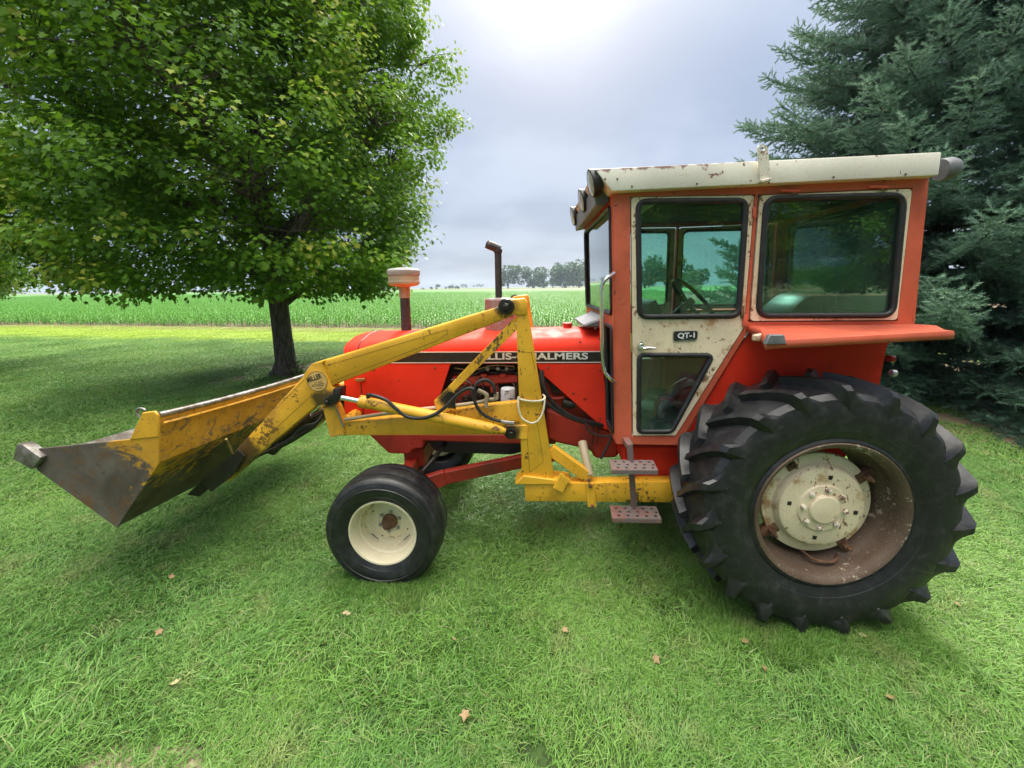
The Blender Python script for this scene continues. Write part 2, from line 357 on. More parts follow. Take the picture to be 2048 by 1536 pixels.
plain('white', (0.78, 0.78, 0.76), 0.45, 0, 0.04); plain('rope', (0.72, 0.66, 0.50), 0.85, 0, 0.15, 0.4)
plain('filter_white', (0.72, 0.75, 0.80), 0.3, 0.0, 0.04); plain('decal', (0.70, 0.43, 0.14), 0.5, 0, 0.12); plain('ink', (0.035, 0.03, 0.025), 0.6, 0, 0.3)
plain('pin_line', (0.20, 0.10, 0.02), 0.6, 0, 0.4); plain('interior', (0.055, 0.045, 0.04), 0.8, 0, 0.3, 0.2); plain('vinyl', (0.028, 0.034, 0.036), 0.4, 0, 0.2)
plain('lamp_glass', (0.55, 0.56, 0.56), 0.25, 0.3, 0.3); plain('red_lens', (0.42, 0.02, 0.015), 0.2, 0, 0.1); plain('brass', (0.36, 0.24, 0.10), 0.45, 0.5, 0.3)
plain('stripe', (0.028, 0.018, 0.016), 0.42, 0, 0.4)
def glass(name, d0, d1):
    t = NT(name); fr = t.math('MULTIPLY', t.n('ShaderNodeFresnel', {'IOR': 1.5}).outputs[0], 1.4, True)
    dust = t.ramp(t.noise(5, 6, 0.6, stretch=(1, 1, 0.5)), 0.35, 0.72, d0, d1)
    tr = t.n('ShaderNodeBsdfTransparent', {0: (0.70, 0.88, 0.83)}).outputs[0]; gls = t.n('ShaderNodeBsdfGlossy', {0: (0.95, 1, 1), 'Roughness': 0.0}).outputs[0]
    dif = t.n('ShaderNodeMixShader', {0: 0.6, 1: t.n('ShaderNodeBsdfDiffuse', {0: (0.42, 0.50, 0.46)}).outputs[0], 2: t.n('ShaderNodeBsdfTranslucent', {0: (0.42, 0.52, 0.48)}).outputs[0]}).outputs[0]
    t.done(t.n('ShaderNodeMixShader', {0: fr, 1: t.n('ShaderNodeMixShader', {0: dust, 1: tr, 2: dif}).outputs[0], 2: gls}).outputs[0])
glass('glass', 0.012, 0.06); glass('dusty_glass', 0.22, 0.38)
def leaf_mat(name, dark, mid, young, rough=0.42, trans=0.26, tmix=0.12):
    t = NT(name); a = t.n('ShaderNodeAttribute', attribute_name='tint').outputs['Fac']
    r = t.n('ShaderNodeValToRGB', {0: a}); e = r.color_ramp.elements
    e[0].position = 0.0; e[0].color = (*dark, 1); e[1].position = 1.0; e[1].color = (*young, 1)
    k = e.new(0.62); k.color = (*mid, 1)
    c = r.outputs[0]
    b = t.bsdf(c, rough, 0.0, None, Specular_IOR_Level=0.28); tl = t.n('ShaderNodeBsdfTranslucent', {0: t.mix(tmix, c, (0.28, 0.46, 0.03))}).outputs[0]
    t.done(t.n('ShaderNodeMixShader', {0: trans, 1: b, 2: tl}).outputs[0])
leaf_mat('maple_leaf', (0.040, 0.118, 0.010), (0.190, 0.37, 0.022), (0.48, 0.47, 0.07), 0.5, 0.42, 0.25)
leaf_mat('spruce_needle', (0.042, 0.084, 0.062), (0.165, 0.290, 0.205), (0.33, 0.47, 0.33), 0.55, 0.15)
leaf_mat('far_leaf', (0.022, 0.06, 0.022), (0.05, 0.12, 0.036), (0.09, 0.17, 0.05), 0.6, 0.2)
leaf_mat('corn_leaf', (0.05, 0.18, 0.018), (0.105, 0.33, 0.035), (0.21, 0.46, 0.10), 0.34, 0.3)
t = NT('bark'); P = t.coord('World')
h = t.noise(9, 8, 0.7, stretch=(3.2, 3.2, 0.55)); c = t.mix(t.ramp(h, 0.35, 0.65), (0.035, 0.026, 0.02), (0.16, 0.125, 0.10))
t.done(t.bsdf(c, 0.85, 0.0, t.bump(h, 0.9, 0.04)))
# ------------------------------------------------------------------ ground, lawn, fields
rng = np.random.default_rng(11); random.seed(5)
TREE = Vector((-5.46, 5.44, 0))
def edge_y(x): return 14.25-0.160*x                     # line where lawn ends and corn begins
t = NT('soil'); c = t.mix(t.ramp(t.noise(1.6, 6), 0.35, 0.65), (0.10, 0.075, 0.045), (0.19, 0.145, 0.085)); t.done(t.bsdf(c, 0.95, 0, t.bump(t.noise(7, 6), 0.6, 0.05)))
t = NT('far_land'); n_ = t.noise(0.010, 4, stretch=(0.35, 1.6, 1)); c = t.mix(t.ramp(n_, 0.42, 0.58), (0.05, 0.14, 0.03), (0.26, 0.22, 0.10)); c = t.mix(t.ramp(t.noise(0.3, 4), 0.3, 0.7, 0, 0.3), c, (0.06, 0.12, 0.03)); t.done(t.bsdf(c, 0.95))
t = NT('lawn'); X, Y, Z = t.xyz()[:3]
def lawn_colour(t, bright=1.0):
    n1 = t.noise(0.55, 5, 0.6); n2 = t.noise(3.2, 6, 0.62)
    k = lambda c: tuple(v*bright for v in c)
    c = t.mix(t.ramp(n1, 0.34, 0.66), k((0.066, 0.164, 0.028)), k((0.130, 0.246, 0.044)))
    c = t.mix(t.ramp(n2, 0.52, 0.70, 0, 0.45), c, k((0.215, 0.20, 0.085)))
    pos = t.coord('World'); s = t.n('ShaderNodeSeparateXYZ', {0: pos}).outputs
    v = t.math('ADD', s[1], t.math('MULTIPLY', s[0], 0.160))                       # distance measured towards the corn
    v = t.math('ADD', v, t.math('MULTIPLY', t.math('SUBTRACT', t.noise(0.8, 4, stretch=(0.4, 1, 1)), 0.5), 3.0))
    c = t.mix(t.math('MULTIPLY', t.ramp(v, 8.8, 10.2), 0.8), c, k((0.34, 0.43, 0.030)))  # dry mown strip by the field, with its extra sunlight painted in
    c = t.mix(t.math('MULTIPLY', t.ramp(v, 12.0, 13.6), 0.8), c, k((0.27, 0.25, 0.09)))
    return c
c = lawn_colour(t, 0.45); c = t.mix(t.ramp(t.noise(26, 5, 0.65), 0.40, 0.66, 0, 0.75), c, (0.018, 0.024, 0.008))
dv = t.n('ShaderNodeVectorMath', {0: t.coord('World'), 1: (TREE.x, TREE.y, 0)}, operation='DISTANCE').outputs['Value']
dv = t.math('ADD', dv, t.math('MULTIPLY', t.noise(1.6, 5), 1.6)); c = t.mix(t.ramp(dv, 1.7, 2.3, 0.9, 0.0), c, (0.085, 0.058, 0.036))
bm0 = t.n('ShaderNodeVectorMath', {0: t.n('ShaderNodeVectorMath', {0: t.coord('World'), 1: (1.52, 1.86, 0)}, operation='ADD').outputs[0], 1: (2.3, 6.0, 0)}, operation='MULTIPLY').outputs[0]
bp = t.n('ShaderNodeVectorMath', {0: bm0}, operation='LENGTH').outputs['Value']
bp = t.math('ADD', bp, t.math('MULTIPLY', t.noise(5, 5), 0.8)); c = t.mix(t.ramp(bp, 0.9, 1.25, 0.95, 0.0), c, (0.36, 0.29, 0.19))
sd_ = t.n('ShaderNodeVectorMath', {0: t.coord('World'), 1: (7.2, 4.7, 0)}, operation='DISTANCE').outputs['Value']; sd_ = t.math('ADD', sd_, t.math('MULTIPLY', t.noise(2.5, 5), 1.2)); c = t.mix(t.ramp(sd_, 4.2, 4.9, 0.9, 0.0), c, (0.26, 0.20, 0.12))
t.done(t.bsdf(c, 0.95, 0, t.bump(t.noise(34, 5, 0.7), 0.5, 0.02)))
t = NT('grass'); a = t.n('ShaderNodeAttribute', attribute_name='tint').outputs['Fac']; c = lawn_colour(t, 1.8)
c = t.mix(t.ramp(a, 0.0, 0.5, 0.75, 0.0), c, (0.030, 0.085, 0.014)); c = t.mix(t.ramp(a, 0.925, 0.94), c, (0.36, 0.31, 0.16)); c = t.mix(t.ramp(a, 0.55, 0.90, 0, 0.45), c, (0.26, 0.42, 0.13))
gb = t.bsdf(c, 0.42, 0.0, None, Specular_IOR_Level=0.35); tl = t.n('ShaderNodeBsdfTranslucent', {0: t.mix(0.3, c, (0.22, 0.42, 0.04))}).outputs[0]
t.done(t.n('ShaderNodeMixShader', {0: 0.20, 1: gb, 2: tl}).outputs[0])
def grid_obj(name, xs, fy0, fy1, z, mat, ny=2):
    V = []; F = []
    for x in xs:
        for j in range(ny): y = fy0(x)+(fy1(x)-fy0(x))*j/(ny-1); V.append((x, y, z))
    for i in range(len(xs)-1):
        for j in range(ny-1): o = i*ny+j; F.append((o, o+ny, o+ny+1, o+1))
    me = bpy.data.meshes.new(name); me.from_pydata(V, [], F); o = bpy.data.objects.new(name, me); col.objects.link(o); me.materials.append(MAT[mat]); tag(o, kind='structure'); return o
g = grid_obj('ground', [-4500, 4500], lambda x: -4500, lambda x: 4500, -0.012, 'far_land')
grid_obj('lawn', [-90, 90], lambda x: -60, lambda x: edge_y(x), 0.0, 'lawn')
grid_obj('field_soil', [-420, 420], lambda x: edge_y(x) if abs(x) < 90 else edge_y(x), lambda x: 240-0.03*x, 0.0, 'soil')

def gn_instances(name, pts, rot, scl, idx, sources, label, cat):
    """one scattered object: mesh points carrying rotation, scale and which source to place"""
    me = bpy.data.meshes.new(name); me.vertices.add(len(pts)); me.vertices.foreach_set('co', np.asarray(pts, np.float32).ravel())
    for nm, ty, dat in (('rot', 'FLOAT_VECTOR', rot), ('scl', 'FLOAT_VECTOR', scl)):
        at = me.attributes.new(nm, ty, 'POINT'); at.data.foreach_set('vector', np.asarray(dat, np.float32).ravel())
    at = me.attributes.new('idx', 'INT', 'POINT'); at.data.foreach_set('value', np.asarray(idx, np.int32))
    ob = bpy.data.objects.new(name, me); col.objects.link(ob)
    sc_ = bpy.data.collections.new(name+'_sources')
    for k, m in enumerate(sources):
        so_ = bpy.data.objects.new('%s_piece_%02d' % (name, k), m); sc_.objects.link(so_)
    ng = bpy.data.node_groups.new(name+'_nodes', 'GeometryNodeTree'); ng.interface.new_socket('Geometry', in_out='INPUT', socket_type='NodeSocketGeometry'); ng.interface.new_socket('Geometry', in_out='OUTPUT', socket_type='NodeSocketGeometry')
    N = ng.nodes.new; L = ng.links.new; gi, go = N('NodeGroupInput'), N('NodeGroupOutput')
    ci = N('GeometryNodeCollectionInfo'); ci.inputs['Collection'].default_value = sc_; ci.inputs['Separate Children'].default_value = True; ci.inputs['Reset Children'].default_value = True
    ip = N('GeometryNodeInstanceOnPoints'); ip.inputs['Pick Instance'].default_value = True
    def attr(nm, ty):
        n = N('GeometryNodeInputNamedAttribute'); n.data_type = ty; n.inputs['Name'].default_value = nm; return n.outputs['Attribute']
    L(gi.outputs[0], ip.inputs['Points']); L(ci.outputs[0], ip.inputs['Instance']); L(attr('idx', 'INT'), ip.inputs['Instance Index'])
    er = N('FunctionNodeEulerToRotation'); L(attr('rot', 'FLOAT_VECTOR'), er.inputs[0]); L(er.outputs[0], ip.inputs['Rotation']); L(attr('scl', 'FLOAT_VECTOR'), ip.inputs['Scale'])
    L(ip.outputs[0], go.inputs[0])
    ob.modifiers.new('scatter', 'NODES').node_group = ng
    tag(ob, label, cat, kind='stuff'); return ob

# grass patches: bent blades
def grass_patch(seed, size, n, hmin, hmax, wid, lean):
    r = np.random.default_rng(seed)
    xy = (r.random((n, 2))-0.5)*size; a = r.random(n)*2*np.pi; a = np.where(r.random(n) < 0.45, 0.6+r.normal(0, 0.7, n), a)
    h = hmin+(hmax-hmin)*r.random(n)**1.6; ln = lean*(0.35+r.random(n))*h*1.5; w = wid*(0.6+0.7*r.random(n))
    dx, dy = np.cos(a), np.sin(a); px, py = -dy, dx; V = np.zeros((n, 7, 3)); tw = r.normal(0, 0.5, n)
    for j, (s, ww) in enumerate(((0, 1.0), (0.4, 0.95), (0.75, 0.6), (1.0, 0))):
        f = ln*s**1.7; z = h*(s-0.28*s**3*np.minimum(1.4, ln/h)); cx = xy[:, 0]+dx*f; cy = xy[:, 1]+dy*f
        if j < 3:
            for q, sg in enumerate((-1, 1)):
                V[:, j*2+q] = np.stack([cx+sg*px*w*ww/2, cy+sg*py*w*ww/2, z+sg*w*ww*0.35*np.sin(tw*s*2)], -1)
        else: V[:, 6] = np.stack([cx, cy, z], -1)
    base = (np.arange(n)*7)[:, None]
    F = np.concatenate([base+np.array([[0, 1, 3]]), base+np.array([[0, 3, 2]]), base+np.array([[2, 3, 5]]), base+np.array([[2, 5, 4]]), base+np.array([[4, 5, 6]])])
    tint = np.tile(r.random(n), 5)
    me = np_mesh('grass_patch', V.reshape(-1, 3), F, {'tint': tint}, True); me.materials.append(MAT['grass']); return me
PS = 0.42
src = [grass_patch(100+i, PS*1.25, 2900, 0.016, 0.048, 0.0032, 1.0) for i in range(5)] + [grass_patch(200, PS*1.2, 1500, 0.025, 0.075, 0.0045, 0.9)]
src += [grass_patch(300+i, PS*1.5, 1100, 0.022, 0.055, 0.007, 0.9) for i in range(3)]
P_ = []; I_ = []; S_ = []
def visible(x, y, m=0.5):
    d = Vector((x, y, 0.04))-CAM; z = d.dot(AF)
    if z < 0.4: return False
    px, py = CX+FPX*d.dot(AR)/z, CY-FPX*d.dot(AU)/z; mm = m*FPX/z
    return -mm < px < 2048+mm and py < 1536+mm
st_ = PS*0.80
for i in range(-90, 70):
    for j in range(-4, 70):
        x, y = i*st_+rng.normal(0, 0.07), -2.2+j*st_*0.9+rng.normal(0, 0.07)
        if y > edge_y(x)-0.2 or not visible(x, y): continue
        dt = math.hypot(x-TREE.x, y-TREE.y)
        if dt < 1.1+0.7*rng.random() and rng.random() < 0.75: continue
        if math.hypot((x+1.52)*2.3, (y+1.95)*5.0) < 1.25: continue
        if math.hypot(x-7.2, y-4.7) < 3.8 and rng.random() < 0.85: continue
        dist = math.hypot(x-CAM.x, y-CAM.y)
        if dist < 6.5:
            I_.append(5 if rng.random() < 0.10 else int(rng.integers(0, 5)))
        else: I_.append(6+int(rng.integers(0, 3)))
        s = 0.85+0.35*rng.random(); P_.append((x, y, 0.0)); S_.append((s, s, s*(0.75+0.5*rng.random())))
for cx_, cy_, wx, ny2 in ((1.50, -1.17, 0.46, 3), (1.50, -0.62, 0.40, 2), (-0.934, -0.90, 0.22, 2), (-0.934, 0.62, 0.22, 2), (1.50, 0.80, 0.4, 2)):   # unmown tufts against the tyres
    for k in range(7):
        for q in range(ny2):
            P_.append((cx_+wx*(k/3-1)+rng.normal(0, 0.03), cy_+(0.10*q if cy_ < 0 else -0.1*q)+rng.normal(0, 0.02), 0.0)); I_.append(5); S_.append((0.55, 0.32, 1.05+0.35*rng.random()))
R_ = np.zeros((len(P_), 3)); R_[:, 2] = rng.normal(0, 0.9, len(P_))
gn_instances('lawn_grass', P_, R_, S_, I_, src, 'short green mown grass of the lawn around the tractor', 'grass')

# corn
def corn_mesh(seed):
    r = random.Random(seed); b = MB(); H = 0.52*r.uniform(0.9, 1.12)
    b.tube([(0, 0, -0.01), (0.004, 0, H*0.5), (0, 0.004, H*0.95)], [0.013, 0.010, 0.005], 5); nv = len(b.F); tint = [0.25]*nv
    for k in range(8):
        z0 = H*(0.14+0.11*k); a = (k % 2)*math.pi + r.normalvariate(0, 0.35) + 0.4; L = 0.42*r.uniform(0.7, 1.1)*(1.0 if k < 6 else 0.75); up = r.uniform(0.65, 1.05)+(0.35 if k > 5 else 0)
        d = Vector((math.cos(a), math.sin(a), 0)); p = Vector((-math.sin(a), math.cos(a), 0)); V = []
        for j in range(6):
            s = j/5; c_ = Vector((0, 0, z0)) + d*L*s*math.cos(min(1.2, up))*1.25 + Vector((0, 0, 1))*L*(math.sin(up)*s*1.0-0.85*s**2.4)
            w_ = 0.052*(0.45+1.4*s)*(1-s)**0.55*1.0 if s < 1 else 0.001
            V += [c_-p*w_/2+Vector((0, 0, 0.012*(1-s))), c_, c_+p*w_/2+Vector((0, 0, 0.012*(1-s)))]
        F = [q for j in range(5) for q in ((j*3, j*3+1, j*3+4, j*3+3), (j*3+1, j*3+2, j*3+5, j*3+4))]
        b.add(V, F); tint += [r.uniform(0.35, 1.0)]*len(F)
    me = b.mesh('corn_plant', ang=60); at = me.attributes.new('tint', 'FLOAT', 'FACE'); at.data.foreach_set('value', np.array(tint, np.float32)); me.materials.append(MAT['corn_leaf']); return me
cm = [corn_mesh(40+i) for i in range(6)]
ux, uy = 1/math.hypot(1, 0.160), -0.160/math.hypot(1, 0.160); nx_, ny_ = -uy, ux
front = []; P_ = []; S_ = []; R_ = []
def frustum_x(x, y, m=1.5):
    d = Vector((x, y, 0.5))-CAM; z = d.dot(AF)
    return z > 1 and abs(d.dot(AR)/z) < 1.29+m/z
row = 0; dist = 0.25
while dist < 130:
    near = dist < 22; sp_ = 0.17 if near else (0.20 if dist < 50 else 0.34)
    o = Vector((0, edge_y(0), 0))+Vector((nx_, ny_, 0))*dist; L_ = 30+1.6*(dist+18)
    for k in np.arange(-L_, L_, sp_):
        x, y = o.x+ux*k+random.gauss(0, 0.03), o.y+uy*k+random.gauss(0, 0.05)
        if not frustum_x(x, y): continue
        if x > 9+0.25*dist: continue
        if random.random() < 0.05: continue
        s = random.uniform(0.82, 1.2)*(0.86 if row == 0 else 1.0); rz = random.gauss(math.atan2(ny_, nx_), 0.7)
        if row == 0 and len(front) < 300: front.append((x, y, s, rz))
        else: P_.append((x, y, 0)); S_.append((s*(1 if near else 1.15),)*2+(s,)); R_.append((0, 0, rz))
    dist += 0.76; row += 1
gn_instances('corn_crop', P_, R_, S_, rng.integers(0, 6, len(P_)), cm, 'broad field of knee-high green corn beyond the lawn', 'corn')
for i, (x, y, s, rz) in enumerate(front):
    o = inst('corn_plant', cm[i % 6], 'corn_leaf', (x, y, 0)); o.rotation_euler = (0, 0, rz); o.scale = (s, s, s)
    tag(o, 'young corn plant in the front row of the field along the lawn edge', 'corn plant', 'corn plants in the front row')
# canopy of the far part of the field
t = NT('corn_canopy'); n1 = t.noise(2.2, 6, 0.7, stretch=(0.6, 1.2, 1)); n2 = t.noise(0.05, 4)
c = t.mix(t.ramp(n1, 0.35, 0.65), (0.05, 0.18, 0.02), (0.10, 0.30, 0.045)); c = t.mix(t.ramp(n2, 0.35, 0.65, 0, 0.35), c, (0.11, 0.29, 0.04)); t.done(t.bsdf(c, 0.7, 0, t.bump(n1, 0.6, 0.2)))
V = []; F = []; xs = np.linspace(-420, 420, 240); dd = [95, 110, 130, 155, 185, 215, 239]
for i, x in enumerate(xs):
    for j, d_ in enumerate(dd): V.append((x, edge_y(0)+d_-0.10*x*(1-j/6), 0.47+0.10*rng.random()+(0.0 if j else -0.3)))
nd = len(dd)
F = [(i*nd+j, (i+1)*nd+j, (i+1)*nd+j+1, i*nd+j+1) for i in range(len(xs)-1) for j in range(nd-1)]
me = bpy.data.meshes.new('far_corn'); me.from_pydata(V, [], F); o = bpy.data.objects.new('far_corn', me); col.objects.link(o); me.materials.append(MAT['corn_canopy']); tag(o, 'far green part of the corn field towards the horizon', 'corn', kind='stuff')
# ------------------------------------------------------------------ tractor
RX, RZ, FX, FZ = 1.5015, 0.687, -0.934, 0.358
YC, YH = -0.64, -0.33                       # near planes of cab side and hood side
tractor = empty('tractor', (0.35, 0, 0))
tag(tractor, 'old orange-red farm tractor with cream-roofed glass cab, parked on the lawn', 'tractor')

# ---- wheels (local: axis Y, outward -Y)
def rear_tyre_mesh():
    b = MB(); hw = 0.215
    side = [(0.372, 0.190), (0.392, 0.200), (0.405, 0.192), (0.43, 0.203), (0.47, 0.216), (0.52, 0.222), (0.57, 0.219), (0.607, 0.206), (0.632, 0.180), (0.646, 0.130), (0.654, 0.060)]
    prof = [(r, -a) for r, a in side] + [(0.656, 0.0)] + [(r, a) for r, a in reversed(side)]
    prof = [(r, -a) for r, a in prof]
    prof += [(0.36, -0.16), (0.36, 0.16)]
    b.lathe(prof, n=76, closed=True)
    NL = 19
    for s in (-1, 1):
        for k in range(NL):
            a0 = 2*math.pi*(k+(0.5 if s > 0 else 0))/NL
            st = []   # y, r_top, centre angle, half top width, leading foot, trailing foot, depth
            for y, rt, da, tw, ld, tl_, dp in ((-0.015, 0.696, 0.262, 0.017, 0.008, 0.035, 0.060), (0.05, 0.697, 0.190, 0.018, 0.009, 0.062, 0.062), (0.11, 0.694, 0.118, 0.019, 0.010, 0.095, 0.066), (0.165, 0.688, 0.058, 0.020, 0.011, 0.125, 0.072), (0.208, 0.678, 0.022, 0.020, 0.012, 0.132, 0.080), (0.2275, 0.655, 0.006, 0.016, 0.012, 0.115, 0.068), (0.2305, 0.607, -0.004, 0.010, 0.010, 0.075, 0.042), (0.2245, 0.560, -0.014, 0.004, 0.005, 0.02, 0.014)):
                th = a0+da; row = []
                for w_, dr_ in ((-tw-tl_, dp), (-tw-tl_*0.62, dp*0.88), (-tw-tl_*0.28, dp*0.55), (-tw, 0.0), (tw, 0.0), (tw+ld, dp)):
                    r = rt-dr_; yy = y-(0.016*dr_/max(dp, 1e-3) if y > 0.21 else 0.0); q = th+w_/0.69
                    row.append((-math.sin(q)*r, s*yy, math.cos(q)*r))
                st.append(row)
            V = [p for row in st for p in row]; n = len(st)
            F = [(i*6+j, i*6+j+1, i*6+j+7, i*6+j+6) for i in range(n-1) for j in range(5)]
            F += [tuple(range(6)), tuple((n-1)*6+j for j in (5, 4, 3, 2, 1, 0))]
            b.add(V, F)
    for rr in (0.452,):                         # thin moulded rings on the sidewall
        yy = 0.2105 if rr < 0.5 else 0.2225
        b.lathe([(rr-0.005, yy-0.003), (rr, yy+0.0012), (rr+0.005, yy-0.001)], n=76)
    return b.mesh('rear_tyre', ang=24)
def rear_rim_mesh():
    b = MB(); P = [(0.372, 0.188), (0.386, 0.196), (0.380, 0.204), (0.366, 0.200), (0.352, 0.182), (0.346, 0.150), (0.350, 0.112), (0.340, 0.085), (0.322, 0.06), (0.314, 0.0), (0.314, -0.06), (0.335, -0.09), (0.35, -0.15), (0.38, -0.2), (0.37, -0.19), (0.355, -0.14), (0.325, -0.06), (0.325, 0.05), (0.350, 0.075), (0.362, 0.12), (0.362, 0.178)]
    b.lathe(P, n=64, closed=True); return b.mesh('rear_rim', ang=40)
def rear_disc_mesh():
    b = MB(); P = [(0.279, 0.045), (0.283, 0.060), (0.279, 0.074), (0.262, 0.079), (0.240, 0.078), (0.231, 0.083), (0.225, 0.102), (0.214, 0.118), (0.196, 0.124), (0.130, 0.124), (0.124, 0.132), (0.080, 0.134), (0.0, 0.134), (0.0, 0.09), (0.2, 0.09), (0.262, 0.045)]
    b.lathe(P, n=48); return b.mesh('wheel_disc', ang=35)
t_me, r_me, d_me = rear_tyre_mesh(), rear_rim_mesh(), rear_disc_mesh()
for v in t_me.vertices:                         # the loaded tyre flattens where it stands
    if v.co.z < -0.655: v.co.z = -0.655+0.25*(v.co.z+0.655)
cap_me = MB().lathe([(0.0, 0.0), (0.078, 0.0), (0.078, 0.010), (0.070, 0.017), (0.0, 0.021)], n=32).mesh('hub_cap')
hexn = MB().lathe([(0.0, 0.0), (0.0145, 0.0), (0.0145, 0.012), (0.011, 0.015), (0.008, 0.015), (0.008, 0.022), (0.0, 0.023)], n=6).mesh('wheel_bolt', ang=20)
sq_me = MB().box((0, -0.001, 0), (0.021, 0.004, 0.021), 0.001).mesh('slot')
def clamp_mesh():
    b = MB(); b.prism([(-0.045, -0.03), (0.05, -0.022), (0.06, 0.0), (0.05, 0.022), (-0.045, 0.03)], -0.085, -0.035, 0.008, 2)
    b.cyl((0, -0.085, 0), (0, -0.12, 0), 0.017, 6); b.cyl((0, -0.12, 0), (0, -0.14, 0), 0.009, 8); return b.mesh('rim_clamp', ang=25)
cl_me = clamp_mesh()
def rear_wheel(side):
    e = empty('rear_wheel', (RX, side*0.91, RZ), tractor)
    inst('tyre', t_me, 'tyre', wloc(e), e); inst('rim', r_me, 'rim_brown', wloc(e), e); inst('wheel_disc', d_me, 'cream', wloc(e), e)
    inst('hub_cap', cap_me, 'cream', wloc(e)+Vector((0, -0.133, 0)), e)
    for k in range(8):
        a = 2*math.pi*(k+0.12)/8; inst('wheel_bolt', hexn, 'bracket_cream', wloc(e)+Vector((0.106*math.sin(a), -0.1325, 0.106*math.cos(a))), e, (0, a, 0))
    for k in range(4):
        a = math.radians(55+90*k); inst('rim_clamp', cl_me, 'rusty', wloc(e)+Vector((0.277*math.sin(a), 0, 0.277*math.cos(a))), e, (0, a-math.pi/2, 0))
        a = math.radians(8+90*k); inst('slot', sq_me, 'greasy', wloc(e)+Vector((0.170*math.sin(a), -0.1235, 0.170*math.cos(a))), e, (0, a, 0))
    v = MB().tube([(0.22, 0.06, -0.28), (0.12, -0.10, -0.305), (0.04, -0.11, -0.318), (-0.02, -0.09, -0.30), (-0.05, -0.05, -0.27)], 0.008, 8, smooth=4).mesh('valve_hose')
    inst('valve_hose', v, 'rusty', wloc(e), e)
    if side > 0: e.scale = (1, -1, 1)
    return e
for s in (-1, 1): rear_wheel(s)
ax = MB(); ax.cyl((RX, -0.86, RZ), (RX, 0.86, RZ), 0.085, 20); ax.cyl((RX, -0.60, RZ), (RX, 0.60, RZ), 0.16, 24); ax.build('rear_axle', 'frame_red', tractor)

def front_tyre_mesh():
    half = [(0.203, 0.100), (0.218, 0.112), (0.235, 0.118), (0.262, 0.131), (0.290, 0.137), (0.318, 0.134), (0.333, 0.127), (0.336, 0.1285), (0.347, 0.121), (0.357, 0.108), (0.361, 0.085), (0.362, 0.066), (0.352, 0.061), (0.351, 0.052), (0.363, 0.047), (0.367, 0.030)]
    prof = half + [(0.368, 0.0)] + [(r, -a) for r, a in reversed(half)] + [(0.195, -0.09), (0.195, 0.09)]
    b = MB().lathe(prof, n=72, closed=True)
    b.lathe([(0.299, 0.1355), (0.302, 0.1395), (0.305, 0.1355)], n=72); b.lathe([(0.243, 0.120), (0.2455, 0.1255), (0.248, 0.1225)], n=72)
    return b.mesh('front_tyre', ang=28)
def front_rim_mesh():
    P = [(0.206, 0.098), (0.214, 0.108), (0.212, 0.114), (0.203, 0.112), (0.195, 0.098), (0.191, 0.072), (0.184, 0.060), (0.182, 0.040), (0.172, 0.030), (0.166, 0.0), (0.160, -0.026), (0.146, -0.036), (0.120, -0.034), (0.100, -0.026), (0.074, -0.022), (0.066, -0.027), (0.0, -0.027), (0, -0.04), (0.15, -0.05), (0.18, 0.0), (0.195, 0.05), (0.2, 0.09)]
    return MB().lathe(P, n=56).mesh('front_rim', ang=30)
ft, fr_, hubm = front_tyre_mesh(), front_rim_mesh(), MB().lathe([(0.0, -0.03), (0.052, -0.03), (0.050, -0.012), (0.038, -0.004), (0.034, 0.014), (0.030, 0.020), (0.028, 0.034), (0.022, 0.040), (0.0, 0.041)], n=20).mesh('hub')
fb = MB().lathe([(0, 0), (0.0125, 0.0), (0.0125, 0.007), (0.008, 0.009), (0.008, 0.013), (0, 0.013)], n=6).mesh('lug_nut', ang=20)
hole = MB().lathe([(0, 0.001), (0.006, 0.001), (0.006, -0.002)], n=8).mesh('rivet'); slit = MB().box((0, -0.001, 0), (0.060, 0.003, 0.004), 0.0005).mesh('slit')
def front_wheel(side):
    e = empty('front_wheel', (FX, side*0.724, FZ), tractor); w0 = wloc(e)
    inst('tyre', ft, 'tyre_front', w0, e); inst('rim', fr_, 'cream_clean', w0, e); inst('hub', hubm, 'rusty', w0, e)
    for k in range(6):
        a = 2*math.pi*(k+0.15)/6; inst('lug_nut', fb, 'steel', w0+Vector((0.069*math.sin(a), 0.025, 0.069*math.cos(a))), e, (0, a, 0))
    for k in range(4):
        a = math.pi/2*k+0.5; inst('rivet', hole, 'black', w0+Vector((0.125*math.sin(a), 0.0345, 0.125*math.cos(a))), e)
    for a in (2.4, 3.9, 5.6): inst('slit', slit, 'black', w0+Vector((0.153*math.sin(a), 0.026, 0.153*math.cos(a))), e, (0.5 if False else 0, a, 0))
    if side > 0: e.scale = (1, -1, 1)
for s in (-1, 1): front_wheel(s)

